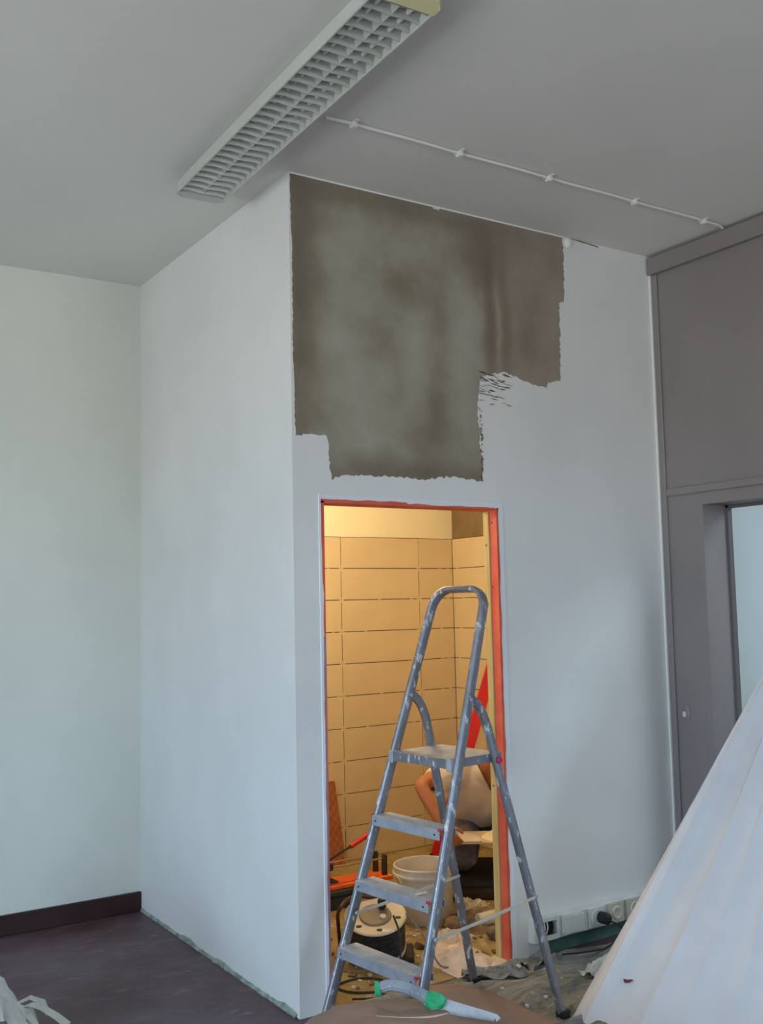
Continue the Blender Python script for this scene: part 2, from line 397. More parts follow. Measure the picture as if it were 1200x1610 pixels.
def slab(bm, pts, y0=-.0015, y1=.001):
    a = [bm.verts.new((x, y0, z)) for x, z in pts]; b = [bm.verts.new((x, y1, z)) for x, z in pts]
    bm.faces.new(a); n_ = len(pts)
    for i in range(n_): bm.faces.new((a[i], a[(i+1) % n_], b[(i+1) % n_], b[i]))
from mathutils.geometry import delaunay_2d_cdt
P2 = [Vector(p) for p in pts]; nn_ = len(P2)
vo, eo, fo = delaunay_2d_cdt(P2, [(i, (i+1) % nn_) for i in range(nn_)], [list(range(nn_))], 1, 1e-5)[:3]
va = [bm.verts.new((p.x, -.0015, p.y)) for p in vo]; vb = [bm.verts.new((p.x, .001, p.y)) for p in vo]
cnt = {}
for f_ in fo:
    bm.faces.new([va[i] for i in f_]); 
    for i in range(len(f_)):
        e_ = (f_[i], f_[(i+1) % len(f_)]); cnt.setdefault(frozenset(e_), []).append(e_)
for e_ in [v[0] for v in cnt.values() if len(v) == 1]: bm.faces.new((va[e_[1]], va[e_[0]], vb[e_[0]], vb[e_[1]]))
for i in range(70):                                            # dry-brush streaks under the right part
    cx = random.uniform(.965, 1.14); cz = random.uniform(2.47, 2.62); l_ = random.uniform(.01, .035); h_ = random.uniform(.0015, .004); sl = random.uniform(-.25, .1)
    if random.random() < .5 and cz < 2.54: continue
    slab(bm, [(cx-l_, cz-sl*l_), (cx, cz+h_), (cx+l_, cz+sl*l_), (cx, cz-h_)])
for i in range(60):                                            # drip nibs along the right edge
    cz = random.uniform(2.12, 2.45); cx = .965+random.uniform(-.004, .012); h_ = random.uniform(.002, .01)
    slab(bm, [(cx-.003, cz), (cx, cz+h_), (cx+.003, cz), (cx, cz-h_)])
bmesh.ops.triangulate(bm, faces=[f for f in bm.faces if len(f.verts) > 4])
pp = bmput('plaster_patch', bm, M['plaster'], door_wall); pp['label'] = 'bare grey-brown plaster left unpainted above the doorway'
# white blob and the thin crack right of the patch
bm = bmesh.new(); bmesh.ops.create_uvsphere(bm, u_segments=20, v_segments=12, radius=.024)
bm.transform(Matrix.Translation((1.549, -.002, 3.322)) @ Matrix.Diagonal((1, .55, .95, 1)))
o = bmput('cable_outlet', bm, M['trim_white'], None, True, (1.549, 0, 3.322)); tag(o, 'small white round plastered cable outlet at top right corner of the bare plaster', 'outlet cover')
bm = bmesh.new(); slab(bm, [(1.56, 3.3495), (1.60, 3.345), (1.68, 3.341), (1.745, 3.338), (1.76, 3.334), (1.75, 3.343), (1.68, 3.347), (1.62, 3.3495)], -.0012)
c_ = bmput('crack', bm, M['rubble'], door_wall)
# smeared white paint line between plaster and ceiling
structure(box('trim_6', .004, 1.52, -.004, .0, 3.343, 3.3495, M['trim_white']))

# ------------------------------------------------------------------ door frame (painted steel, red primer inside)
fr = structure(box('door_1', D0-.022, D0, -.004, .05, 0, DZ+.034, M['frame_white'], bevel=.002))
ORG[fr] = Vector((0, 0, 0))
box('frame_jamb', D1, D1+.036, -.004, .05, 0, DZ+.034, M['frame_white'], fr, .002)
box('frame_head', D0-.002, D1+.002, -.004, .05, DZ, DZ+.034, M['frame_white'], fr, .002)
box('jamb_lining', D1-.003, D1+.001, -.0055, .048, 0.0, DZ-.0, M['primer'], fr)
box('jamb_lining', D0-.001, D0+.002, -.0055, .10, 0.0, DZ-.0, M['primer'], fr)
box('head_lining', D0, D1, -.0055, .10, DZ-.003, DZ+.0005, M['primer'], fr)
# ragged primer band lapping over the face of the frame
random.seed(5); bm = bmesh.new()
def ragged(bm, p0, p1, inner, wid, axis):
    n_ = 60; a = []; b = []
    for i in range(n_+1):
        s = p0+(p1-p0)*i/n_; w_ = wid(s)*(0.8+.5*noise.noise(Vector((s*9, axis*7, 1))))+random.uniform(0, .0015)
        if axis == 0: a.append(bm.verts.new((s, -.0058, inner))); b.append(bm.verts.new((s, -.0058, inner+w_)))
        else:
            sg = 1 if axis == 1 else -1
            a.append(bm.verts.new((inner, -.0058, s))); b.append(bm.verts.new((inner+sg*w_, -.0058, s)))
    for i in range(n_): bm.faces.new((a[i], a[i+1], b[i+1], b[i]))
ragged(bm, D0-.012, D1+.008, DZ-.003, lambda s: .020 if s < .55 else .010, 0)
ragged(bm, 0, DZ+.005, D1-.003, lambda s: .010, 1)
ragged(bm, 1.45, DZ+.005, D0+.002, lambda s: .006+.012*(s-1.4)/.6, 2)
r_ = bmesh.ops.extrude_face_region(bm, geom=bm.faces[:])
for v in [g for g in r_['geom'] if isinstance(g, bmesh.types.BMVert)]: v.co.y += .0025
bmput('primer_band', bm, M['primer'], fr)
bm = bmesh.new(); ragged(bm, 0.0, 1.45, D0+.002, lambda s: .012, 2)
r_ = bmesh.ops.extrude_face_region(bm, geom=bm.faces[:])
for v in [g for g in r_['geom'] if isinstance(g, bmesh.types.BMVert)]: v.co.y += .0025
bmput('primer_smear', bm, M['primer_dull'], fr)
# nail heads on the jamb lining
for (y, z) in ((.03, 1.93), (.038, 1.64), (.03, .9)):
    lathed('nail', [(0, .0015), (.004, .001), (.004, 0)], M['black'], fr, Matrix.Translation((D1-.0031, y, z)) @ Matrix.Rotation(-PI/2, 4, 'Y'), 8)
# pine stud set behind the frame
st = thing('pine_batten', (1.05, .07, 0), 'yellow pine batten standing just inside the right jamb of the doorway', 'batten')
box('batten_board', 1.034, 1.076, .0505, .090, 0, 1.985, M['pine'], st, .002)
for z in (1.83, 1.56, .75):
    lathed('knot', [(0, .0012), (.006, .0009), (.007, 0)], M['rubble'], st, Matrix.Translation((1.0342, .070, z)) @ Matrix.Rotation(-PI/2, 4, 'Y'), 10)
# threshold strip of light stone
structure(box('trim_7', .74, D1+.10, -.03, .10, .0, .006, M['gypsum'], bevel=.002))

# ------------------------------------------------------------------ bathroom walls and tiles
wb = wallmesh('wall_bathroom_back', [(.1, BX+.2, BY+.012, BY+.2, 0, BH)], M['cream'])
wr = wallmesh('wall_bathroom_right', [(BX+.012, BX+.2, .1, BY+.012, 0, BH)], M['brown_wall'])
# adhesive bed behind the tiles
for nm, q, par in (('adhesive_bed', (.1, BX+.012, BY+.004, BY+.012, 0, 2.002), wb), ('adhesive_bed', (BX+.004, BX+.012, .1, BY+.004, 0, 2.002), wr)):
    box(nm, *q, M['tile_back'], par)
TW, TH, G = .5965, .1955, .0045
cache = {}
def tilemesh(wd, hh):
    k = (round(wd, 4), round(hh, 4))
    if k not in cache:
        bm = bmesh.new(); abox(bm, 0, wd, 0, .0085, 0, hh); bev(bm, .0008)
        bmesh.ops.recalc_face_normals(bm, faces=bm.faces)
        me = bpy.data.meshes.new('tile'); bm.to_mesh(me); bm.free(); me.materials.append(M['tile']); cache[k] = me
    return cache[k]
def lay(parent, mtx):
    o = bpy.data.objects.new('tile', tilemesh(*lay.sz)); COL.objects.link(o); o.parent = parent; o.matrix_local = mtx; return o
random.seed(9)
joints_back = [.793, 1.393, 1.993]
edges = [.1]+[.193]+joints_back+[BX]
for r in range(10):
    z = r*.2+.003
    for a, b in zip(edges, edges[1:]):
        lay.sz = (b-a-G, TH)
        lay(wb, Matrix.Translation((a+G/2, BY-random.uniform(0, .0008), z)))
    yy = [BY]; 
    while yy[-1] > .14: yy.append(max(.1, yy[-1]-.6))
    for a, b in zip(yy, yy[1:]):
        lay.sz = (a-b-G, TH)
        lay(wr, Matrix.Translation((BX-random.uniform(0, .0008), a-G/2, z)) @ Matrix.Rotation(-PI/2, 4, 'Z'))
# plastic spacers left in the joints
bm = bmesh.new(); abox(bm, -.018, .018, -.003, .004, -.002, .002); abox(bm, -.002, .002, -.003, .004, -.018, .018)
bmesh.ops.recalc_face_normals(bm, faces=bm.faces)
spm = bpy.data.meshes.new('spacer'); bm.to_mesh(spm); bm.free(); spm.materials.append(M['spacer'])
bm = bmesh.new(); abox(bm, -.010, .010, -.003, .004, -.002, .002); bmesh.ops.recalc_face_normals(bm, faces=bm.faces)
spw = bpy.data.meshes.new('spacer'); bm.to_mesh(spw); bm.free(); spw.materials.append(M['spacer'])
def spacer(parent, me, mtx):
    o = bpy.data.objects.new('spacer', me); COL.objects.link(o); o.parent = parent; o.matrix_local = mtx
for r in range(1, 10):
    z = r*.2+.0013
    for xj in joints_back[1:]: spacer(wb, spm, Matrix.Translation((xj, BY+.003, z)))
    for xx in (2.17, 2.232): 
        if (r*3+int(xx*50)) % 4: spacer(wb, spw, Matrix.Translation((xx, BY+.003, z)))
    if r % 2: spacer(wb, spw, Matrix.Translation((1.30+.03*(r % 3), BY+.003, z)))
    if r % 3: spacer(wb, spw, Matrix.Translation((1.46+.11*(r % 3), BY+.003, z)))
    if r % 2 == 0: spacer(wb, spw, Matrix.Translation((1.93, BY+.003, z)))
    spacer(wr, spw, Matrix.Translation((BX+.003, 1.93-.03*(r % 3), z)) @ Matrix.Rotation(PI/2, 4, 'Z'))
# lamp of the bathroom: globe on the ceiling, off to the left of the doorway
lamp = thing('ceiling_lamp', (.75, 1.0, BH), 'round globe lamp on the bathroom ceiling, out of sight above the doorway', 'lamp')
lathed('lamp_base', [(0, 0), (.06, 0), (.06, -.03), (0, -.03)], M['plastic_white'], lamp, Matrix.Translation((.75, 1.0, BH)), 24)
t = NT('lamp_glass'); t.b.inputs['Emission Color'].default_value = (1, .66, .30, 1); t.b.inputs['Emission Strength'].default_value = 3; t.col((.8, .7, .5, 1)); glow = t.fin(.4)
lathed('lamp_globe', [(0, -.03), (.04, -.035), (.075, -.06), (.085, -.10), (.07, -.14), (.035, -.165), (0, -.17)], glow, lamp, Matrix.Translation((.75, 1.0, BH)), 24)
pl = bpy.data.lights.new('lamp_light', 'POINT'); pl.energy = 19; pl.color = (1, .78, .48); pl.shadow_soft_size = .10
po = bpy.data.objects.new('lamp_light', pl); COL.objects.link(po); po.location = (.75, 1.0, BH-.28)

# ------------------------------------------------------------------ ceiling luminaire
FX, FY0, FY1, FW = -.303, -1.36, .25, .106       # centre line, ends, half width
rotl = Matrix.Translation((FX, -.55, 0)) @ Matrix.Rotation(-.030, 4, 'Z') @ Matrix.Translation((0, .55, 0))
lum = thing('ceiling_light', (0, 0, H), 'long white fluorescent louvre ceiling light fixed to the ceiling', 'ceiling light')
def lbox(name, x0, x1, y0, y1, z0, z1, mat, bevel=.002, par=lum): return box(name, x0, x1, y0, y1, z0, z1, mat, par, bevel, mtx=rotl)
zb = 3.272
lbox('housing', -FW+.024, FW-.024, FY0, FY1, 3.312, H-.002, M['lamp_white'])
lbox('side_rail', -FW, -FW+.010, FY0, FY1, zb, 3.314, M['lamp_white'], .003)
lbox('side_rail', FW-.010, FW, FY0, FY1, zb, 3.314, M['lamp_white'], .003)
for sx in (-.055, .055):
    a = rotl @ Vector((sx, FY0+.02, 3.300)); b = rotl @ Vector((sx, FY1-.02, 3.308))
    tube('fluorescent_tube', [a, b], .009, M['tube'], lum, 14)
nb = 29; sp = (FY1-.03-(FY0+.055))/nb
for i in range(nb+1):
    y = FY0+.055+sp*i; bm = bmesh.new()
    # parabolic blade: thin at the bottom, wider at the top, curved dip each side
    prof = [(-.0015, zb+.003), (.0015, zb+.003), (.006, zb+.020), (.019, 3.312), (-.019, 3.312), (-.006, zb+.020)]
    xs = [-FW+.010, -.062, -.012, 0, .012, .062, FW-.010]; dz = [0, .004, .001, 0, .001, .004, 0]
    rings = [[bm.verts.new((x, y+p, z+(d if z < 3.3 else 0))) for p, z in prof] for x, d in zip(xs, dz)]
    for a, b in zip(rings, rings[1:]):
        for j in range(6): bm.faces.new((a[j], a[(j+1) % 6], b[(j+1) % 6], b[j]))
    bm.faces.new(rings[0]); bm.faces.new(rings[-1][::-1]); bm.transform(rotl)
    bmput('louvre_blade', bm, M['louvre'], lum)
bm = bmesh.new()                                                # inverted V spine in the middle
vs = [[bm.verts.new(p) for p in ((-.012, y, 3.312), (0, y, zb+.007), (.012, y, 3.312))] for y in (FY0+.03, FY1-.02)]
for j in range(3): bm.faces.new((vs[0][j], vs[0][(j+1) % 3], vs[1][(j+1) % 3], vs[1][j]))
bm.faces.new(vs[0]); bm.faces.new(vs[1][::-1]); bm.transform(rotl); bmput('centre_reflector', bm, M['louvre'], lum)
def endcap(name, y0, y1, mat, sgn):
    # plan outline with chamfered outer corners
    o_ = [(-FW-.002, y0), (FW+.002, y0), (FW+.002, y0+(y1-y0)*.45), (FW-.03, y1), (-FW+.03, y1), (-FW-.002, y0+(y1-y0)*.45)]
    bm = bmesh.new(); a = [bm.verts.new((x, y, zb-.002)) for x, y in o_]; b = [bm.verts.new((x, y, 3.318)) for x, y in o_]
    bm.faces.new(a); bm.faces.new(b[::-1])
    for i in range(6): bm.faces.new((a[i], b[i], b[(i+1) % 6], a[(i+1) % 6]))
    bev(bm, .004, 2); bm.transform(rotl); o = bmput(name, bm, mat, lum); return o
e1 = endcap('end_cap', FY0+.045, FY0-.04, M['yellowed'], -1); e1['label'] = 'yellowed plastic end cap'
endcap('end_cap', FY1-.012, FY1+.035, M['lamp_white'], 1)

# cable conduit across the ceiling with saddle clips
cc = thing('cable_conduit', (.0, -.505, H), 'thin white cable conduit clipped along the ceiling toward the grey wall', 'conduit')
path = [(-.11, -.500, H-.010)]+[(-.11+i*.09, -.508+.002*math.sin(i*1.1), H-.008) for i in range(1, 25)]+[(2.09, -.495, H-.012)]
tube('conduit_pipe', path, .0065, M['conduit'], cc, 10)
for x in (.003, .494, .965, 1.474, 1.939):
    bm = bmesh.new()
    abox(bm, x-.008, x+.008, -.54, -.478, H-.006, H-.001); abox(bm, x-.010, x+.010, -.522, -.494, H-.024, H-.002); bev(bm, .002)
    bmput('clip', bm, M['conduit'], cc)

# light switch on the grey wall
sw = thing('light_switch', (RX, -.103, 1.0), 'small grey oval toggle light switch on the grey wall beside the doorway', 'light switch')
mt = Matrix.Translation((RX, -.103, 1.005)) @ Matrix.Rotation(-PI/2, 4, 'Y') @ Matrix.Diagonal((1.35, .85, 1, 1))
lathed('switch_plate', [(0, .009), (.022, .008), (.029, .004), (.030, 0)], M['grey'], sw, mt, 28)
box('toggle', RX-.022, RX-.008, -.112, -.094, .985, 1.012, M['plastic_white'], sw, .003)

# ------------------------------------------------------------------ socket strip on the door wall
rc = thing('socket_strip', (1.15, 0, .065), 'white surface trunking with sockets low on the wall right of the doorway', 'socket strip')
z0, z1, yb, yf = .066, .166, 0, -.038
box('end_cover', 1.148, 1.172, yf-.002, yb, z0-.002, z1+.002, M['plastic_white'], rc, .003)
box('trunking', 1.29, RX-.002, yf, yb, z0, z1, M['plastic_white'], rc, .003)
bm = bmesh.new()                                                 # open bay with cut-out
for q in ((1.172, 1.29, yf, -.034, z0, z0+.022), (1.172, 1.29, yf, -.034, z1-.018, z1), (1.172, 1.29, -.006, 0, z0, z1), (1.172, 1.29, -.034, -.006, z0, z0+.004), (1.172, 1.29, -.034, -.006, z1-.004, z1)): abox(bm, *q)
bmput('open_bay', bm, M['plastic_white'], rc)
box('painted_bay_shadow', 1.174, 1.29, -.0075, -.006, z0+.004, z1-.004, M['black'], rc)  # black sheet standing in for the shade inside the open bay
for k, x in enumerate((1.205, 1.222, 1.255)):
    p = [(x, -.012, z0+.006), (x+.004, -.034, z0+.03), (x+.012, -.036, z0+.055), (x+.02, -.018, z1-.008)]
    tube('wire', p, .0032, M['plastic_white'] if k < 2 else M['black'], rc, 8)
box('cover_rim', 1.292, 1.302, yf-.004, yf, z0+.004, z1-.004, M['plastic_white'], rc, .001)
box('junction_box', 1.312, 1.435, yf-.026, yf, z0+.014, z1-.002, M['plastic_white'], rc, .006, seg=2)
box('socket_plate', 1.475, 1.575, yf-.008, yf, z0+.006, z1-.004, M['plastic_white'], rc, .003)
lathed('socket_ring', [(.0, .003), (.030, .003), (.031, .006), (.036, .006), (.037, 0)], M['plastic_white'], rc, Matrix.Translation((1.525, yf-.008, .116)) @ Matrix.Rotation(PI/2, 4, 'X'), 28)
for x in (1.597, 1.715):
    pl_ = box('socket_plate', x, x+.102, yf-.012, yf, z0+.004, z1-.002, M['plastic_cream'], rc, .004, seg=2)
    pl_['label'] = 'yellowed cream socket plate'
    cx = x+.054
    lathed('socket_well', [(0, .001), (.021, .001), (.0225, .010), (.026, .0115), (.029, .010), (.030, 0)], M['plastic_white'], rc, Matrix.Translation((cx, yf-.0045, .118)) @ Matrix.Rotation(PI/2, 4, 'X'), 28)
    lathed('earth_pin', [(0, .014), (.003, .013), (.003, 0)], M['alu_clean'], rc, Matrix.Translation((cx, yf-.006, .130)) @ Matrix.Rotation(PI/2, 4, 'X'), 10)
plg = thing('plug', (1.54, yf, .115), 'black plug and cable in the middle socket of the white trunking', 'plug')
lathed('plug_body', [(0, .055), (.014, .054), (.024, .046), (.027, .02), (.026, .0), (0, 0)], M['black'], plg, Matrix.Translation((1.545, yf-.013, .116)) @ Matrix.Rotation(PI/2, 4, 'X'), 20)
tube('cable', [(1.548, yf-.045, .110), (1.575, yf-.075, .098), (1.61, yf-.075, .075), (1.64, yf-.06, .045), (1.65, yf-.05, .02), (1.60, yf-.06, .012), (1.45, -.16, .02), (1.30, -.15, .03), (1.25, -.10, .02)], .0042, M['black'], plg, 8)

# ------------------------------------------------------------------ step ladder
LO = Vector((.0018, -.4453, 0)); YAW = .1232
A_ = Vector((math.cos(YAW), math.sin(YAW), 0)); B_ = Vector((-math.sin(YAW), math.cos(YAW), 0)); ZV = Vector((0, 0, 1))
TA = .3318
def FRL(s, z): return LO+A_*(TA*z)+B_*(s*(.2427+(.1351-.2427)*z/1.7))+ZV*z
def RRL(s, z): return LO+A_*(.788+(TA*1.2925+.0158-.788)*z/1.2925)+B_*(s*(.2354+(.1564-.2354)*z/1.2925))+ZV*z
lad = thing('step_ladder', LO, 'paint-spattered aluminium step ladder standing open in front of the doorway', 'step ladder')
up = (A_*TA+ZV).normalized(); nrm = B_.cross(up).normalized()
if nrm.dot(A_) < 0: nrm = -nrm
path = [FRL(1, z) for z in (0.03, .2, .4, .6, .8, 1.0, 1.2, 1.4, 1.52)]
c1, c0 = FRL(1, 1.52), FRL(-1, 1.52); top = 1.628; rr = .085
cl = c1+up*((top-.055-1.52)/up.z)-B_*0; cr = c0+up*((top-.055-1.52)/up.z)
hl, hr = FRL(1, top-.085), FRL(-1, top-.085)
inl = (hr-hl).normalized()
for k in range(1, 8):
    a = PI/2*k/8; path.append(hl+inl*(rr*(1-math.cos(a)))+up*(rr*math.sin(a)))
tl = hl+inl*rr+up*rr; tr_ = hr-inl*rr+up*rr
path.append(tl); path.append((tl+tr_)/2); path.append(tr_)
for k in range(7, 0, -1):
    a = PI/2*k/8; path.append(hr-inl*(rr*(1-math.cos(a)))+up*(rr*math.sin(a)))
path += [FRL(-1, z) for z in (1.52, 1.4, 1.2, 1.0, .8, .6, .4, .2, .03)]
bm = bmesh.new(); sweep(bm, path, ring_section(14, .0115, .020, .55), nrm); bmput('front_frame', bm, M['alu'], lad, 50)
for s in (1, -1):
    pts_ = [RRL(s, z) for z in (.02, .3, .6, .9, 1.08)]
    p0 = RRL(s, 1.08); p1 = FRL(s, 1.215)+A_*.012; pc = p0+(RRL(s, 1.19)-p0)*1.0
    for k in range(1, 9):
        f = k/8; pts_.append(p0*(1-f)**2+pc*(2*f*(1-f))+p1*f*f)
    bm = bmesh.new(); sweep(bm, pts_, ring_section(14, .0175, .014, .7), B_); leg_ = bmput('rear_leg', bm, M['alu'], lad, 50)
    # feet
    q = RRL(s, 0); mtx = Matrix.Translation(q) @ Matrix.Rotation(YAW, 4, 'Z')
    box('rubber_foot', -.024, .02, -.02, .02, 0, .035, M['black'], leg_, .004, mtx=mtx)
    q = FRL(s, 0); mtx = Matrix.Translation(q) @ Matrix.Rotation(YAW, 4, 'Z')
    box('rubber_foot', -.022, .03, -.017, .017, 0, .045, M['black'], lad, .004, mtx=mtx)
    # spreader strap
    a = FRL(s, .43); b = RRL(s, .47); off = B_*(-.022)
    bm = bmesh.new(); sweep(bm, [a+off, (a+b)/2+off-ZV*.004, b+off], [(.0055, .0015), (-.0055, .0015), (-.0055, -.0015), (.0055, -.0015)], B_); bmput('spreader_strap', bm, M['plastic_cream'], lad)
    for q in (a, b):
        lathed('bolt', [(0, .006), (.006, .005), (.008, 0)], M['alu_clean'], lad, Matrix.Translation(q+off) @ Matrix.Rotation(PI/2, 4, 'X'), 10)
    # hinge rivet and plug at the platform
    q = FRL(s, 1.215)-B_*(.014)
    lathed('rivet', [(0, .005), (.006, .004), (.008, 0)], M['alu_clean'], lad, Matrix.Translation(q) @ Matrix.Rotation(PI/2, 4, 'X'), 10)
q = RRL(-1, .985)-B_*.017
lathed('pivot_plug', [(0, .010), (.010, .009), (.013, .004), (.013, 0)], M['magenta'], lad, Matrix.Translation(q) @ Matrix.Rotation(PI/2, 4, 'X'), 14)
lm = lambda z, extra=0: Matrix.Translation(LO+A_*(TA*z)+ZV*z) @ Matrix.Rotation(YAW, 4, 'Z')
for z in (.087, .317, .546, .775):
    hw = .2427+(.1351-.2427)*z/1.7-.010
    tr0 = box('tread', -.036, .048, -hw, hw, -.007, .0, M['alu_dull'], lad, .0015, mtx=lm(z)); 
    box('tread_lip', -.041, -.034, -hw-.002, hw+.002, -.036, .002, M['alu_clean'], tr0, .0015, mtx=lm(z))
    box('tread_back', .043, .048, -hw, hw, -.03, -.005, M['alu_clean'], tr0, .001, mtx=lm(z))
    bm = bmesh.new()
    for k in range(5): abox(bm, -.024+.014*k, -.020+.014*k, -hw+.004, hw-.004, -.001, .0012)
    bm.transform(lm(z)); g_ = bmput('tread_ribs', bm, M['alu_dull'], tr0); g_['kind'] = 'stuff'
    for s in (1, -1):
        box('end_cap', -.042, -.031, s*hw-(.010 if s < 0 else .003), s*hw+.006, -.006, .005, M['magenta'], tr0, .003, mtx=lm(z))
        lathed('rivet', [(0, .003), (.003, .002), (.004, 0)], M['black'], tr0, lm(z) @ Matrix.Translation((-.0412, s*(hw-.02), -.018)) @ Matrix.Rotation(-PI/2, 4, 'Y'), 8)
z = 1.005; mtx = lm(z)
bm = bmesh.new(); abox(bm, -.03, .235, -.163, .163, -.004, .002)
bev(bm, .0015); bm.transform(mtx); plat = bmput('platform', bm, M['alu_dull'], lad)
bm = bmesh.new(); abox(bm, -.034, -.029, -.165, .165, -.032, .003); abox(bm, .232, .237, -.163, .163, -.03, .001); abox(bm, -.03, .235, -.166, -.161, -.03, .002); abox(bm, -.03, .235, .161, .166, -.03, .002)
bev(bm, .001); bm.transform(mtx); bmput('platform_rim', bm, M['alu'], plat)
for s in (1, -1): box('platform_bracket', -.04, .0, s*.160-.012, s*.160+.012, -.04, .006, M['alu_clean'], lad, .003, mtx=mtx)
# small scraps of tape resting on a tread
mtx = lm(.548) @ Matrix.Translation((.0, -.130, .003)) @ Matrix.Rotation(.5, 4, 'Z') @ Matrix.Rotation(-.25, 4, 'X')
o = box('tile_chip', -.008, .008, -.022, .022, .004, .009, M['gypsum'], None, .001, mtx=mtx); tag(o, 'small white chip of tile lying on a ladder tread', 'tile chip')

# ------------------------------------------------------------------ bathroom contents
# bucket
bk = thing('bucket', (1.10, .70, 0), 'dirty white plastic mortar bucket standing behind the step ladder', 'bucket')
mtx = Matrix.Translation((1.105, .72, 0))
lathed('bucket_wall', [(0, .004), (.118, .0), (.124, .006), (.150, .235), (.158, .237), (.158, .262), (.162, .268), (.158, .274), (.152, .272), (.148, .25), (.120, .02), (0, .016)], M['bucket'], bk, mtx, 40)
lathed('bucket_rim', [(.156, .225), (.166, .228), (.166, .238), (.156, .240)], M['bucket'], bk, mtx, 40)
lathed('mortar', [(0, .095), (.06, .10), (.13, .085), (.132, .08)], M['bucket_dirt'], bk, mtx, 28)
tube('handle', [Vector((1.105, .72, .232))+Vector((.170*math.cos(a), .05*math.sin(a)-.10*math.sin(a)*.6-.0, -.09*math.sin(a))) + Vector((0, -.11*math.sin(a), 0)) for a in [PI*k/14 for k in range(15)]], .003, M['chrome'], bk, 8)

# cable reel, leaning a little toward the room
rl = thing('cable_reel', (.60, .33, 0), 'black extension cable reel with a cream flange standing inside the doorway', 'cable reel')
ax = Vector((-.20, -.30, .93)).normalized(); ctr = Vector((.57, .35, .195))
q = ax.to_track_quat('Z', 'Y').to_matrix().to_4x4(); rm = Matrix.Translation(ctr) @ q
lathed('flange', [(.030, .002), (.128, .0), (.136, .004), (.138, .010), (.132, .014), (.122, .010), (.085, .012), (.075, .007), (.030, .007)], M['flange'], rl, rm, 44)
lathed('flange', [(.030, -.158), (.130, -.160), (.134, -.154), (.130, -.150), (.030, -.150)], M['flange'], rl, rm, 44)
lathed('hub', [(0, .022), (.038, .022), (.052, .018), (.068, .016), (.072, .009), (.072, .004), (0, .004)], M['reel_hub'], rl, rm, 36)
lathed('knob', [(0, .075), (.014, .074), (.019, .062), (.019, .032), (.012, .024), (0, .022)], M['black'], rl, rm @ Matrix.Translation((.03, .03, 0)), 18)
lathed('socket_insert', [(0, .028), (.014, .027), (.015, .016), (0, .016)], M['plastic_cream'], rl, rm @ Matrix.Translation((.035, -.025, 0)), 18)
for k, (x, y) in enumerate(((.10, -.02), (.02, -.10), (-.07, -.075), (-.09, .05))):
    lathed('flange_hole', [(0, .0132), (.010, .0130), (.0115, .010)], M['black'], rl, rm @ Matrix.Translation((x, y, -.0005)) @ Matrix.Diagonal((1.3, .8, 1, 1)), 14)
box('rating_label', .03, .085, -.115, -.095, .0105, .0125, M['plastic_white'], rl, mtx=rm)
cpath = []
for k in range(420):
    a = k*.28; layer = .125-.004*(k % 7 == 0); cpath.append(rm @ Vector((layer*math.cos(a), layer*math.sin(a), -.012-.130*k/420)))
tube('cable_winding', cpath, .0062, M['black'], rl, 7)
lathed('cable_core', [(0, -.004), (.118, -.006), (.118, -.148), (0, -.149)], M['black'], rl, rm, 28)
rx = ax.cross(Vector((0, 0, 1))).normalized()
lt = Vector((-.84, .54, 0)).normalized()
hp = [ctr+lt*.16-ax*.17, ctr+lt*.165-ax*.05, ctr+lt*.165+ax*.02, ctr+lt*.15+ax*.055, ctr+lt*.11+ax*.07+Vector((.02, .06, 0)), ctr+lt*.03+ax*.07+Vector((.03, .12, 0)), ctr-lt*.10+ax*.03+Vector((.03, .14, 0)), ctr-lt*.13-ax*.10+Vector((.03, .12, 0))]
sm = []
for i in range(len(hp)-1):
    p0, p1, p2, p3 = hp[max(i-1, 0)], hp[i], hp[i+1], hp[min(i+2, len(hp)-1)]
    for k in range(6):
        f = k/6; sm.append(.5*((2*p1)+(p2-p0)*f+(2*p0-5*p1+4*p2-p3)*f*f+(3*p1-p0-3*p2+p3)*f**3))
sm.append(hp[-1]); tube('carrying_frame', sm, .0085, M['bronze'], rl, 10)
box('stand_foot', -.12, .12, -.11, .10, 0, .02, M['black'], rl, .006, mtx=Matrix.Translation((.66, .40, 0)) @ Matrix.Rotation(-.57, 4, 'Z'))
def loose(name, pts, r, mat, par=None, loc=None):
    v = [Vector(p) for p in pts]; sm = []
    for i in range(len(v)-1):
        p0, p1, p2, p3 = v[max(i-1, 0)], v[i], v[i+1], v[min(i+2, len(v)-1)]
        for k in range(6):
            f = k/6; sm.append(.5*((2*p1)+(p2-p0)*f+(2*p0-5*p1+4*p2-p3)*f*f+(3*p1-p0-3*p2+p3)*f**3))
    sm.append(v[-1]); return tube(name, sm, r, mat, par, 7, loc=loc)
loose('loose_cable', [(.60, .25, .22), (.58, .17, .15), (.52, .10, .03), (.42, .05, .006), (.30, .10, .006), (.28, .2, .006), (.40, .22, .006), (.47, .12, .008), (.36, .0, .007), (.24, .01, .02)], .0045, M['black'], rl)
loose('loose_cable', [(.66, .24, .22), (.70, .15, .13), (.74, .10, .02), (.86, .10, .006)], .0045, M['reel_hub'], rl)

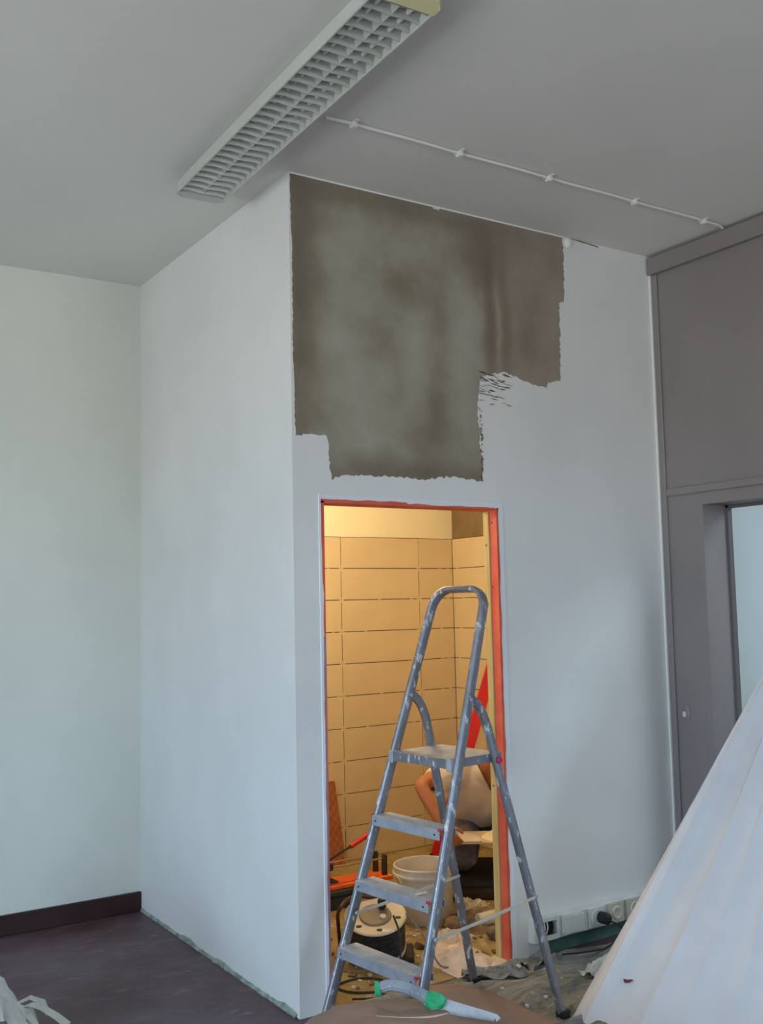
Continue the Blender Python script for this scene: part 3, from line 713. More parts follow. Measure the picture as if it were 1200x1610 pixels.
# tile cutter on a dark crate
ctb = thing('crate', (.98, 1.22, 0), 'low dark green plastic crate under the orange tile cutter', 'crate')
bm = bmesh.new(); abox(bm, .78, 1.14, 1.13, 1.34, 0, .06); bev(bm, .006); bmput('crate_body', bm, M['dark_box'], ctb)
box('crate_rim', .77, 1.15, 1.12, 1.35, .07, .095, M['dark_box'], ctb, .004)
box('crate_lid', .79, 1.13, 1.14, 1.33, .055, .075, M['black'], ctb, .003)
tc = thing('tile_cutter', (.98, 1.22, .095), 'orange rail tile cutter with chrome bars lying on the dark crate', 'tile cutter')
box('base_plate', .66, 1.19, 1.14, 1.30, .096, .118, M['orange'], tc, .004)
box('scored_bed', .68, 1.12, 1.165, 1.275, .118, .126, M['orange'], tc, .003)
box('end_stop', .74, .86, 1.16, 1.28, .1265, .134, M['boot'], tc, .002)
for y in (1.175, 1.265): tube('guide_bar', [(.72, y, .205), (1.17, y, .205)], .0055, M['chrome'], tc, 10)
for y in (1.175, 1.265): lathed('bar_post', [(0, 0), (.016, 0), (.016, .10), (.013, .105), (0, .105)], M['boot'], tc, Matrix.Translation((1.155, y, .118)), 14)
lathed('adjusting_knob', [(0, 0), (.020, .0), (.023, .01), (.020, .026), (0, .028)], M['boot'], tc, Matrix.Translation((1.11, 1.265, .208)), 16)
box('bar_post', .70, .73, 1.165, 1.275, .118, .225, M['boot'], tc, .003)
box('carriage', .775, .83, 1.16, 1.28, .19, .228, M['black'], tc, .005)
lathed('cutting_wheel', [(0, -.003), (.018, -.002), (.020, 0), (.018, .002), (0, .003)], M['chrome'], tc, Matrix.Translation((.81, 1.22, .165)) @ Matrix.Rotation(PI/2, 4, 'X'), 18)
tube('lever', [(.80, 1.22, .215), (.90, 1.215, .262), (.97, 1.21, .288)], .007, M['boot'], tc, 10)
tube('lever_grip', [(.965, 1.21, .286), (.99, 1.21, .296), (1.07, 1.21, .328), (1.085, 1.21, .333)], .013, M['red'], tc, 12)
tube('brace', [(.80, 1.2, .20), (.83, 1.19, .130)], .006, M['boot'], tc, 8)

# terracotta board leaning on the tiled wall
tb = thing('terracotta_board', (1.2, 1.9, 0), 'ribbed terracotta brown board leaning on the tiles at the left of the doorway', 'board')
bm = bmesh.new(); pl4 = [(1.02, 0), (1.318, 0), (1.322, .16), (1.314, .33), (1.310, .492), (1.02, .50)]
a = [bm.verts.new((x, 1.86+z*.2, z)) for x, z in pl4]; b = [bm.verts.new((x, 1.876+z*.2, z)) for x, z in pl4]
bm.faces.new(a); bm.faces.new(b[::-1])
for i in range(6): bm.faces.new((a[i], b[i], b[(i+1) % 6], a[(i+1) % 6]))
bmput('board_slab', bm, M['terracotta'], tb)
bm = bmesh.new()
def clip_line(p, d):
    # keep the part of an infinite line inside the board outline
    ts = []
    for i in range(6):
        q0 = Vector(pl4[i]); q1 = Vector(pl4[(i+1) % 6]); e = q1-q0; den = d.x*e.y-d.y*e.x
        if abs(den) < 1e-9: continue
        r0 = q0-p; t_ = (r0.x*e.y-r0.y*e.x)/den; s_ = (r0.x*d.y-r0.y*d.x)/den
        if 0 <= s_ <= 1: ts.append(t_)
    return (min(ts), max(ts)) if len(ts) > 1 else None
for dd in (Vector((1, 1.3)).normalized(), Vector((1, -1.3)).normalized()):
    for k in range(-14, 20):
        p = Vector((1.02+.045*k, .0 if dd.y > 0 else .5)); r = clip_line(p, dd)
        if not r: continue
        a_, b_ = p+dd*(r[0]+.004), p+dd*(r[1]-.004)
        if (b_-a_).length < .02: continue
        sweep(bm, [(a_.x, 1.859+a_.y*.2, a_.y), (b_.x, 1.859+b_.y*.2, b_.y)], [(.0022, .0015), (-.0022, .0015), (-.0022, -.0015), (.0022, -.0015)], (0, 1, 0))
g_ = bmput('lattice_ribs', bm, M['terracotta_rib'], tb); g_['kind'] = 'stuff'

# red straightedge leaning in the corner
rs = thing('straightedge', (1.83, 1.66, 0), 'red box-section straightedge leaning against the right bathroom wall', 'straightedge')
pa, pb = Vector((1.835, 1.655, .0)), Vector((2.245, 1.515, 1.23)); d = (pb-pa).normalized()
bm = bmesh.new(); sweep(bm, [pa+d*.01, pb], [(.036, .014), (-.036, .014), (-.036, -.014), (.036, -.014)], (.54, .83, 0)); bev(bm, .002); bmput('red_bar', bm, M['red'], rs)
bm = bmesh.new(); sweep(bm, [pa+d*.0, pa+d*.03], [(.038, .016), (-.038, .016), (-.038, -.016), (.038, -.016)], (.54, .83, 0)); bmput('end_cap', bm, M['black'], rs)

# foam cup lying on the floor
cp = thing('paper_cup', (1.26, .43, .03), 'small white cup lying on its side behind the pine batten', 'cup')
cm = Matrix.Translation((1.22, .45, .040)) @ Matrix.Rotation(-.15, 4, 'Z') @ Matrix.Rotation(PI/2, 4, 'Y')
lathed('cup_wall', [(0, .0), (.030, 0), (.0385, .105), (.041, .105), (.041, .110), (.036, .110), (.028, .006), (0, .006)], M['bucket'], cp, cm, 28)
lathed('cup_base', [(0, -.001), (.024, -.001), (.0245, .003)], M['bucket_dirt'], cp, cm, 24)

# sack of white powder burst open beside the ladder
def heap(name, cx, cy, rx_, ry_, h, mat, seed, rough=.25, n=36, par=None, loc=None, z0=0.0, rot=0):
    bm = bmesh.new(); g = []; c_, s_ = math.cos(rot), math.sin(rot)
    for i in range(n+1):
        row = []
        for j in range(n+1):
            u = -1+2*i/n; v = -1+2*j/n
            # square to disc
            x = u*math.sqrt(1-v*v/2); y = v*math.sqrt(1-u*u/2); r = min(1, math.hypot(x, y))
            z = h*(1-r**2.2)*(1+rough*1.4*noise.fractal(Vector((x*2.2, y*2.2, seed)), 1, 2, 5))
            edge = 1+.16*noise.noise(Vector((x*1.5+seed, y*1.5, seed)))
            px, py = x*rx_*edge, y*ry_*edge
            row.append(bm.verts.new((cx+px*c_-py*s_, cy+px*s_+py*c_, z0+max(0, z))))
        g.append(row)
    for i in range(n):
        for j in range(n): bm.faces.new((g[i][j], g[i+1][j], g[i+1][j+1], g[i][j+1]))
    return bmput(name, bm, mat, par, True, loc or (cx, cy, z0))
o = heap('gypsum_heap', .88, .17, .14, .20, .045, M['gypsum'], 2.0, .5); tag(o, 'pale spilled heap of plaster powder inside the doorway beside the rear ladder leg', 'powder', None, 'stuff')
o = heap('mortar_heap', 1.30, .52, .30, .16, .05, M['rubble'], 5.0, .7); tag(o, 'brown crumbled mortar heap on the bathroom floor in front of the worker', 'mortar', None, 'stuff')
o = heap('rag', 1.02, .40, .12, .09, .04, M['gypsum'], 8.0, .8); tag(o, 'dusty crumpled rag lying at the foot of the mortar bucket', 'rag')
o = heap('rag', 1.36, .70, .13, .08, .05, M['bucket_dirt'], 12.0, .9); tag(o, 'tan crumpled paper rag lying beneath the knees of the worker', 'rag')
random.seed(21)
bm = bmesh.new()
for i in range(170):
    x = random.uniform(.2, 1.9); y = random.uniform(.12, .95)
    if x > 1.0 and y > .55 and x < 1.3: continue
    s_ = random.uniform(.004, .016)*(1.6 if random.random() < .12 else 1)
    q = Matrix.Translation((x, y, s_*.45)) @ Matrix.Rotation(random.uniform(0, 6), 4, 'Z') @ Matrix.Rotation(random.uniform(-.5, .5), 4, 'X')
    vs, _ = abox(bm, -s_, s_, -s_*.7, s_*.7, -s_*.45, s_*.45, q)
    for v in vs: v.co += Vector([random.uniform(-.25, .25)*s_ for _ in range(3)])
o = bmput('rubble', bm, M['rubble']); tag(o, 'scattered crumbs of mortar and tile on the bathroom floor', 'rubble', None, 'stuff')
bm = bmesh.new()
for i in range(110):
    x = random.uniform(.2, 1.7); y = random.uniform(.12, 1.0); s_ = random.uniform(.004, .010)
    q = Matrix.Translation((x, y, s_*.4)) @ Matrix.Rotation(random.uniform(0, 6), 4, 'Z')
    abox(bm, -s_, s_, -s_*.8, s_*.8, -s_*.4, s_*.4, q)
o = bmput('plaster_crumbs', bm, M['gypsum']); tag(o, 'scattered white plaster crumbs on the bathroom floor', 'crumbs', None, 'stuff')
for k, (x, y, lb, col_) in enumerate(((1.19, .28, 'dark broken brick chunk lying just inside the right jamb', 'rubble'), (1.10, .50, 'brown stone chunk lying left of the white cup', 'rubble'), (.84, .62, 'pale mortar lump lying behind the cable reel', 'gypsum'))):
    bm = bmesh.new(); bmesh.ops.create_icosphere(bm, subdivisions=3, radius=.05)
    for v in bm.verts: v.co *= 1+.45*noise.noise(v.co*14+Vector((k*5, 0, 0))); v.co.z *= .6
    zmin = min(v.co.z for v in bm.verts); bm.transform(Matrix.Translation((x, y, -zmin)))
    o = bmput('mortar_lump', bm, M[col_], None, False, (x, y, 0)); tag(o, lb, 'rubble chunk')
# low dark toolbox behind the knees
tk = thing('toolbox', (1.98, .75, 0), 'low dark toolbox on the floor behind the pine batten', 'toolbox')
box('box_body', 1.82, 2.16, .42, .62, 0, .12, M['boot'], tk, .006); box('box_lid', 1.81, 2.17, .41, .63, .12, .15, M['boot'], tk, .006)
tube('box_handle', [(1.90, .52, .15), (1.91, .52, .185), (2.07, .52, .185), (2.08, .52, .15)], .007, M['black'], tk, 8)

# ------------------------------------------------------------------ drop sheet on the floor right of the doorway
def region(name, poly, res, hf, mat, loc, thick=.003):
    xs = [p[0] for p in poly]; ys_ = [p[1] for p in poly]; bm = bmesh.new(); V = {}
    def inside(x, y):
        r = False
        for (x1, y1), (x2, y2) in zip(poly, poly[1:]+poly[:1]):
            if (y1 > y) != (y2 > y) and x < (x2-x1)*(y-y1)/(y2-y1)+x1: r = not r
        return r
    nx = int((max(xs)-min(xs))/res); ny = int((max(ys_)-min(ys_))/res); x0_, y0_ = min(xs), min(ys_)
    def vt(i, j):
        if (i, j) not in V: x = x0_+i*res; y = y0_+j*res; V[i, j] = bm.verts.new((x, y, hf(x, y)))
        return V[i, j]
    for i in range(nx):
        for j in range(ny):
            if inside(x0_+(i+.5)*res, y0_+(j+.5)*res): bm.faces.new((vt(i, j), vt(i+1, j), vt(i+1, j+1), vt(i, j+1)))
    me_faces = bm.faces[:]
    r = bmesh.ops.extrude_face_region(bm, geom=me_faces)
    for v in [g for g in r['geom'] if isinstance(g, bmesh.types.BMVert)]: v.co.z += thick
    return bmput(name, bm, mat, None, True, loc)
def drop_h(x, y):
    p = Vector((x*.6+y*.3, y*2.0-x*.5, 0))
    r = 1-abs(noise.noise(p*3.2)); r2 = 1-abs(noise.noise(p*7.5+Vector((3, 1, 0))))
    e = max(0, min(1, (1.17-x)/.10, 1)); e2 = max(0, min(1, (-y-.02)/.05, 1))
    amp = (.30+.70*max(e, .15))*(.2+.8*e2)
    if x > .70 and x < .86 and (-.18 < y < -.05 or -.66 < y < -.51): amp *= .15
    return .001+amp*(.036*r**5+.008*r2**3)
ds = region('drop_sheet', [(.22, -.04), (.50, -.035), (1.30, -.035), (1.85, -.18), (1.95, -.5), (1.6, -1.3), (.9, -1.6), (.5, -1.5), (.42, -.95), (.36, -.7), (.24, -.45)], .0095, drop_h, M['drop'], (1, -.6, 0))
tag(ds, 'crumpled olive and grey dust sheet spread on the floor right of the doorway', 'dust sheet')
for x, y, r_, lb in ((.86, -.43, .010, 'white plaster bit on the dust sheet left of the right rear ladder foot'), (.98, -.13, .016, 'largest white plaster bit, on the dust sheet below the red door jamb'), (.73, -.47, .009, 'white plaster bit on the dust sheet nearest the brown paper roll'), (1.30, -.42, .011, 'white plaster bit against the edge of the draped plastic sheet')):
    bm = bmesh.new(); bmesh.ops.create_icosphere(bm, subdivisions=2, radius=r_)
    for v in bm.verts: v.co *= 1+.6*noise.noise(v.co*70+Vector((x*9, y*9, 0)))
    bm.transform(Matrix.Translation((x, y, drop_h(x, y)+r_*.8)))
    o = bmput('plaster_bit', bm, M['gypsum'], None, False, (x, y, 0)); tag(o, lb, 'plaster bit')
# crumpled plastic scraps near the socket strip
def crumple(name, cx, cy, z0, sx, sy, h, seed, mat, rot=0, n=26):
    bm = bmesh.new(); g = []; c_, s_ = math.cos(rot), math.sin(rot)
    for i in range(n+1):
        row = []
        for j in range(n+1):
            u, v = -1+2*i/n, -1+2*j/n; nn = noise.noise(Vector((u*1.1+seed, v*.9, seed)))
            r2 = 1-abs(noise.noise(Vector((u*.9+seed, v*1.6+u*.5, 0)))); x = u*sx*(1+.2*nn); y = v*sy*(1+.25*noise.noise(Vector((v*2, u*2, seed))))
            z = h*(r2**4*.8+.25*abs(nn))
            row.append(bm.verts.new((cx+x*c_-y*s_, cy+x*s_+y*c_, z0+.002+max(0, z))))
        g.append(row)
    for i in range(n):
        for j in range(n): bm.faces.new((g[i][j], g[i+1][j], g[i+1][j+1], g[i][j+1]))
    r = bmesh.ops.extrude_face_region(bm, geom=bm.faces[:])
    for v in [q for q in r['geom'] if isinstance(q, bmesh.types.BMVert)]: v.co.z += .0012
    return bmput(name, bm, mat, None, True, (cx, cy, z0))
o = crumple('plastic_scrap', 1.28, -.33, .012, .14, .045, .04, 3, M['plastic_white'], .35); tag(o, 'crumpled white plastic strip on the floor below the sockets', 'plastic scrap')
o = crumple('cloth_scrap', 1.12, -.10, .010, .10, .05, .03, 9, M['drop'], .2); tag(o, 'grey crumpled rag against the wall just right of the door frame', 'rag')
o = crumple('cloth_scrap', .86, -.12, .010, .13, .05, .035, 15, M['drop'], -.4); tag(o, 'olive crumpled rag on the threshold beside the rear ladder foot', 'rag')

# ------------------------------------------------------------------ rolled kraft paper and paper sack in front of the ladder
def rollh():
    bm = bmesh.new(); pts_ = [Vector(p) for p in ((.44, -.16, .03), (.50, -.24, .045), (.54, -.34, .052), (.56, -.46, .048), (.60, -.60, .04), (.62, -.72, .035))]
    sm = []
    for i in range(len(pts_)-1):
        p0, p1, p2, p3 = pts_[max(i-1, 0)], pts_[i], pts_[i+1], pts_[min(i+2, len(pts_)-1)]
        for k in range(8):
            f = k/8; sm.append(.5*((2*p1)+(p2-p0)*f+(2*p0-5*p1+4*p2-p3)*f*f+(3*p1-p0-3*p2+p3)*f**3))
    sm.append(pts_[-1]); n_ = 26; rings = []
    for i, p in enumerate(sm):
        d = (sm[min(i+1, len(sm)-1)]-sm[max(i-1, 0)]).normalized(); s_ = Vector((0, 0, 1)).cross(d).normalized(); u = d.cross(s_)
        ring = []
        for j in range(n_):
            a = 2*PI*j/n_; r = 1+.16*noise.noise(Vector((math.cos(a)*1.2, math.sin(a)*1.2, i*.16)))
            q = p+s_*(math.cos(a)*.085*r)+u*(math.sin(a)*p.z*r*.92); q.z = max(.012, q.z); ring.append(bm.verts.new(q))
        rings.append(ring)
    for a, b in zip(rings, rings[1:]):
        for j in range(n_): bm.faces.new((a[j], a[(j+1) % n_], b[(j+1) % n_], b[j]))
    bm.faces.new(rings[0]); bm.faces.new(rings[-1][::-1]); return bm
o = bmput('paper_roll', rollh(), M['kraft_dark'], None, 60, (.5, -.4, 0)); tag(o, 'crushed roll of brown kraft paper on the floor under the step ladder', 'paper roll')

SKX, SKY = -.235, -1.10
sk = thing('paper_sack', (SKX, SKY, 0), 'full brown kraft paper sack in the near foreground at the foot of the ladder', 'sack')
def sack_pt(u, v):
    """superellipsoid pillow with creases; u azimuth, v elevation"""
    cu, su, cv, sv = math.cos(u), math.sin(u), math.cos(v), math.sin(v)
    f = lambda w_, e: math.copysign(abs(w_)**e, w_)
    x = .345*f(cu, .42)*f(cv, .42); y = .275*f(su, .42)*f(cv, .42); z = .190*f(sv, .60)
    x *= 1-.10*(y/.275)**2; y *= 1-.12*(x/.345)**2
    p = Vector((x, y, z)); k = noise.fractal(p*5+Vector((4, 2, 1)), 1, 2, 4)*.016
    ridge = (1-abs(noise.noise(p*4.5+Vector((7, 1, 3)))))**7*.010
    nrm_ = p.normalized(); p = p+nrm_*(k+ridge); 
    p.z -= .10*max(0, (x-.10))/.26*(1 if z > 0 else 0)*.6
    return p
bm = bmesh.new(); NU, NV = 96, 48; rings = []
for j in range(NV+1):
    v = -PI/2+PI*j/NV
    rings.append([bm.verts.new(sack_pt(-PI+2*PI*i/NU, v)) for i in range(NU)])
for a, b in zip(rings, rings[1:]):
    for i in range(NU): bm.faces.new((a[i], a[(i+1) % NU], b[(i+1) % NU], b[i]))
bmesh.ops.remove_doubles(bm, verts=bm.verts, dist=1e-5)
zmin = min(v.co.z for v in bm.verts); SKM = Matrix.Translation((SKX, SKY, -zmin)) @ Matrix.Rotation(-.42, 4, 'Z')
bm.transform(SKM)
from mathutils.bvhtree import BVHTree
sbvh = BVHTree.FromBMesh(bm)
bmput('sack_body', bm, M['kraft'], sk, 70)
def on_sack(x, y, dz=0):
    h = sbvh.ray_cast(Vector((x, y, 2)), Vector((0, 0, -1)))[0]
    return Vector((x, y, (h.z if h else 0)+dz))
# stitched end seams of the sack
for sg in (-1, 1):
    bm = bmesh.new(); rows = []
    for k in range(25):
        y = -.235+.47*k/24; wv = .006*math.sin(k*1.3); zc_ = .19 if sg > 0 else .20
        rows.append([bm.verts.new(SKM @ Vector(p)) for p in ((sg*.30, y, -.012+wv), (sg*.385, y, -.02+wv), (sg*.385, y, -.014+wv), (sg*.30, y, .012+wv))])
    for a, b in zip(rows, rows[1:]):
        for j in range(4): bm.faces.new((a[j], a[(j+1) % 4], b[(j+1) % 4], b[j]))
    bm.faces.new(rows[0]); bm.faces.new(rows[-1][::-1]); bmput('end_seam', bm, M['kraft_dark'], sk)
# curved white print on top of the sack
bm = bmesh.new(); a = []; b = []
for k in range(21):
    f = k/20; x = -.30+.20*f; y = -1.02-.035*math.sin(PI*f)-.10*f; wd = .006*math.sin(PI*(.1+.8*f))
    a.append(bm.verts.new(on_sack(x, y+wd, .0012))); b.append(bm.verts.new(on_sack(x, y-wd, .0012)))
for k in range(20): bm.faces.new((a[k], a[k+1], b[k+1], b[k]))
bmput('printed_arc', bm, M['print'], sk)

# ------------------------------------------------------------------ handsaw resting on the sack
saw = thing('handsaw', (.0, -.75, .35), 'dusty handsaw with green and grey handle lying on the brown paper sack', 'saw')
S0 = Vector((-.250, -.950, .452)); S1 = Vector((.01, -1.20, .380))
sx_ = (S1-S0).normalized(); sz_ = Vector((-.38, -.62, .68)); sz_ = (sz_-sx_*sz_.dot(sx_)).normalized(); sy_ = sz_.cross(sx_)
SM = Matrix((sx_, sy_, sz_)).transposed().to_4x4(); SM.translation = S0; SM = SM @ Matrix.Scale(.86, 4)
def outline(name, pts2, th, mat, par, bevel=0, zc=0):
    bm = bmesh.new(); a = [bm.verts.new((x, y, zc-th/2)) for x, y in pts2]; b = [bm.verts.new((x, y, zc+th/2)) for x, y in pts2]; n_ = len(pts2)
    bm.faces.new(a[::-1]); bm.faces.new(b)
    for i in range(n_): bm.faces.new((a[i], a[(i+1) % n_], b[(i+1) % n_], b[i]))
    if bevel: bev(bm, bevel, 2)
    bmesh.ops.triangulate(bm, faces=[f for f in bm.faces if len(f.verts) > 4]); bm.transform(SM); return bmput(name, bm, mat, par)
teeth = []
for k in range(26):
    x = .205+k*.0083; e = -.030+.022*(k/26); teeth += [(x, e+.005), (x+.0041, e-.006)]
outline('blade', [(.17, .020)]+[(.17, -.020)]+teeth+[(.425, -.006), (.428, .002), (.415, .010)], .0014, M['steel'], saw)
outline('handle', [(.0, .004), (.012, .020), (.05, .034), (.10, .038), (.15, .032), (.185, .022), (.19, -.020), (.15, -.008), (.10, .002), (.05, -.002), (.028, -.016), (.010, -.022), (-.004, -.012)], .024, M['grey_grip'], saw, .005)
g1 = outline('handle_grip', [(-.010, .004), (-.004, .016), (.006, .014), (.018, -.008), (.024, -.026), (.012, -.034), (.0, -.028), (-.004, -.012)], .028, M['green_grip'], saw, .004)
g2 = outline('handle_grip', [(.165, .020), (.19, .028), (.225, .026), (.243, .016), (.240, -.010), (.225, -.026), (.195, -.030), (.17, -.020)], .028, M['green_grip'], saw, .005)
for x in (.045, .125, .145):
    lathed('screw', [(0, .0145), (.005, .014), (.0065, .012)], M['alu_clean'], saw, SM @ Matrix.Translation((x, .006, 0)), 12)

# ------------------------------------------------------------------ white plastic film draped on the right
random.seed(4)
AP = Vector((1.90, -1.12, 1.63))
hem = [(1.50, -.42), (1.12, -.48), (.93, -.55), (.815, -.635), (.80, -.76), (.86, -.98), (.98, -1.22), (1.16, -1.48), (1.42, -1.72), (1.75, -1.86), (2.06, -1.80), (2.09, -1.2), (2.09, -.55), (1.85, -.42)]
def spl(P, t_):
    n_ = len(P); i = int(t_*n_) % n_; f = t_*n_-int(t_*n_); p = [Vector((*P[(i+k) % n_], 0)) for k in (-1, 0, 1, 2)]
    return .5*((2*p[1])+(p[2]-p[0])*f+(2*p[0]-5*p[1]+4*p[2]-p[3])*f*f+(3*p[1]-p[0]-3*p[2]+p[3])*f**3)
bm = bmesh.new(); NT_, NR = 280, 46; rings = []
folds = [(.245, .010, .035), (.325, .012, .05), (.375, .007, .035), (.43, .009, .05), (.475, .006, .03), (.53, .010, .05), (.60, .010, .05), (.67, .012, .06), (.76, .01, .06), (.90, .01, .05)]
for j in range(NR+1):
    f = j/NR; ring = []
    for i in range(NT_):
        t_ = i/NT_; h = spl(hem, t_); c_ = Vector((1.86, -1.12, 0)); d = (h-c_)
        topp = AP+Vector((d.x*.10, d.y*.10, 0)); p = topp.lerp(Vector((h.x, h.y, .002)), f)
        out = Vector((d.x, d.y, .3)).normalized(); dis = 0
        for (tf, wd, am) in folds:
            tt = tf+.012*math.sin(f*2.2+tf*20); q_ = abs(t_-tt)/wd
            dis += am*math.exp(-(q_*1.9)**1.2)*(.15+.85*math.sin(PI*min(1, f*.78)))*.27
        dis += .012*noise.noise(Vector((t_*14, f*1.6, 1)))*min(1, f*2)+.018*noise.noise(Vector((t_*5, f*2.2, 5)))*f
        dis -= .07*math.sin(PI*f)*(.5 if .17 < t_ < .27 else 1)*.6 if t_ > .27 else 0
        p += out*dis*(1 if f < .97 else .6)
        p.z = max(p.z, .003); p.x = min(p.x, 2.105); ring.append(bm.verts.new(p))
    rings.append(ring)
for a, b in zip(rings, rings[1:]):
    for i in range(NT_): bm.faces.new((a[i], b[i], b[(i+1) % NT_], a[(i+1) % NT_]))
bm.faces.new(rings[0])
tbvh = BVHTree.FromBMesh(bm)
o = bmput('plastic_film', bm, M['film'], None, True, (1.6, -1.1, 0)); tag(o, 'large translucent white plastic sheet draped like a tent at the right', 'plastic sheet')
h = tbvh.ray_cast(Vector((.93, -.80, 1.5)), Vector((0, 0, -1)))
hp_ = (h[0] if h[0] else Vector((.95, -.8, .1))); nn = (h[1] if h[0] else Vector((0, 0, 1)))
if nn.z < 0: nn = -nn
q = Matrix.Translation(hp_+nn*.004) @ nn.to_track_quat('Z', 'Y').to_matrix().to_4x4() @ Matrix.Rotation(.9, 4, 'Z')
bm = bmesh.new(); abox(bm, -.015, .015, -.010, .010, -.003, .003, q); abox(bm, -.018, -.004, -.020, -.006, -.002, .004, q @ Matrix.Rotation(.3, 4, 'Y')); 
o = bmput('scrap', bm, M['dark_red'], None, False, tuple(hp_)); tag(o, 'small dark red scrap stuck low on the white plastic sheet', 'scrap')

# ------------------------------------------------------------------ crumpled white film at the lower left edge
pb_ = thing('masking_film', (-1.03, .48, 0), 'crumpled white masking film with torn tape ends at the lower left edge', 'masking film')
bm = bmesh.new(); n_ = 30; g = []
for i in range(n_+1):
    row = []
    for j in range(n_+1):
        u, v = i/n_, j/n_; x = -1.20+.33*u; y = .62-.66*v
        z = .52*(1-u)**1.0*(1-.35*v)+.05*abs(noise.noise(Vector((u*4, v*4, 2))))+.03*(1-abs(noise.noise(Vector((u*3, v*6, 8)))))**4
        row.append(bm.verts.new((x+.03*noise.noise(Vector((u*3, v*3, 0))), y, .004+z*(1 if u < .97 else .2))))
    g.append(row)
for i in range(n_):
    for j in range(n_): bm.faces.new((g[i][j], g[i+1][j], g[i+1][j+1], g[i][j+1]))
r = bmesh.ops.extrude_face_region(bm, geom=bm.faces[:])
for v in [q for q in r['geom'] if isinstance(q, bmesh.types.BMVert)]: v.co.z += .002
bmput('film_body', bm, M['plastic_white'], pb_, True)
def ribbon(pts_, wd, mat, tw=0):
    bm = bmesh.new(); v = [Vector(p)+Vector((.045, -.20, .06)) for p in pts_]; a = []; b = []
    for i, p in enumerate(v):
        d = (v[min(i+1, len(v)-1)]-v[max(i-1, 0)]).normalized(); s_ = Vector((0, 0, 1)).cross(d).normalized(); s_ = Matrix.Rotation(tw*i, 3, d) @ s_
        a.append(bm.verts.new(p+s_*wd)); b.append(bm.verts.new(p-s_*wd))
    for i in range(len(v)-1): bm.faces.new((a[i], a[i+1], b[i+1], b[i]))
    r = bmesh.ops.extrude_face_region(bm, geom=bm.faces[:])
    for q in [k for k in r['geom'] if isinstance(k, bmesh.types.BMVert)]: q.co += Vector((0, 0, .0015))
    return bmput('torn_strip', bm, mat, pb_)
ribbon([(-.99, .60, .07), (-.96, .56, .09), (-.93, .52, .085), (-.89, .47, .06), (-.86, .43, .035)], .013, M['plastic_white'], .15)
ribbon([(-1.0, .62, .08), (-.95, .60, .10), (-.91, .58, .08), (-.90, .54, .05)], .011, M['plastic_white'], .35)
ribbon([(-.98, .52, .07), (-.97, .46, .06), (-.955, .41, .035), (-.98, .36, .01)], .014, M['plastic_white'], -.3)
ribbon([(-1.03, .56, .12), (-1.0, .50, .07), (-1.02, .45, .03), (-1.0, .38, .012)], .012, M['plastic_white'], .4)

# ------------------------------------------------------------------ the kneeling tiler
PO = Vector((1.75, 1.05, 0))
FD = Vector((-.54, -.84, 0)).normalized(); RD = Vector((-.839, .544, 0))     # facing direction, the person's own right
person = thing('person', PO, 'person in a white T-shirt and dusty jeans kneeling behind the ladder', 'person')
NK = Vector((1.735, .965, .690)); PV = Vector((1.90, 1.26, .285))
shR = NK+RD*.185+Vector((0, .02, -.055)); shL = NK-RD*.185+Vector((0, .02, -.055))
elR = Vector((1.262, .975, .612)); wrR = Vector((1.315, .86, .405))
elL = shL+FD*.10-RD*.12+Vector((0, 0, -.24)); wrL = elL+FD*.20+RD*.10+Vector((0, 0, -.03))
hipR = PV+RD*.095; hipL = PV-RD*.095
knR = Vector((1.50, .915, .190)); knL = knR-RD*.27+Vector((0, 0, -.005))
anR = knR-FD*.40+Vector((0, 0, -.075)); anL = knL-FD*.40+Vector((0, 0, -.07))
toR = anR-FD*.14+Vector((0, 0, -.01)); toL = anL-FD*.14+Vector((0, 0, -.01))
HD = NK+FD*.125+Vector((.055, -.03, .125))-RD*.03
def skin_mesh(nodes, edges_, sub=2, root=0):
    me = bpy.data.meshes.new('tmp'); me.from_pydata([tuple(n[0]) for n in nodes], edges_, [])
    ob = bpy.data.objects.new('tmp', me); COL.objects.link(ob)
    mo = ob.modifiers.new('s', 'SKIN')
    if not me.skin_vertices:
        bm = bmesh.new(); bm.from_mesh(me); bm.verts.layers.skin.verify(); bm.to_mesh(me); bm.free()
    sv = me.skin_vertices[0].data
    for k, n in enumerate(nodes):
        r = n[1]; sv[k].radius = (r, r) if not isinstance(r, tuple) else r; sv[k].use_root = (k == root)
    mo.use_smooth_shade = True
    ss = ob.modifiers.new('u', 'SUBSURF'); ss.levels = sub; ss.render_levels = sub
    dg = bpy.context.evaluated_depsgraph_get(); dg.update(); ev = ob.evaluated_get(dg); out = bpy.data.meshes.new_from_object(ev, depsgraph=dg)
    bpy.data.objects.remove(ob); return out
def remesh(bm, vox, smooth=3):
    me = bpy.data.meshes.new('tmp'); bm.to_mesh(me); bm.free(); ob = bpy.data.objects.new('tmp', me); COL.objects.link(ob)
    r = ob.modifiers.new('r', 'REMESH'); r.mode = 'VOXEL'; r.voxel_size = vox; r.use_smooth_shade = True
    s = ob.modifiers.new('s', 'SMOOTH'); s.factor = .5; s.iterations = smooth
    dg = bpy.context.evaluated_depsgraph_get(); dg.update(); ev = ob.evaluated_get(dg); out = bpy.data.meshes.new_from_object(ev, depsgraph=dg)
    bpy.data.objects.remove(ob); return out
SP1 = PV.lerp(NK, .35)-FD*.02; SP2 = PV.lerp(NK, .75)-FD*.03
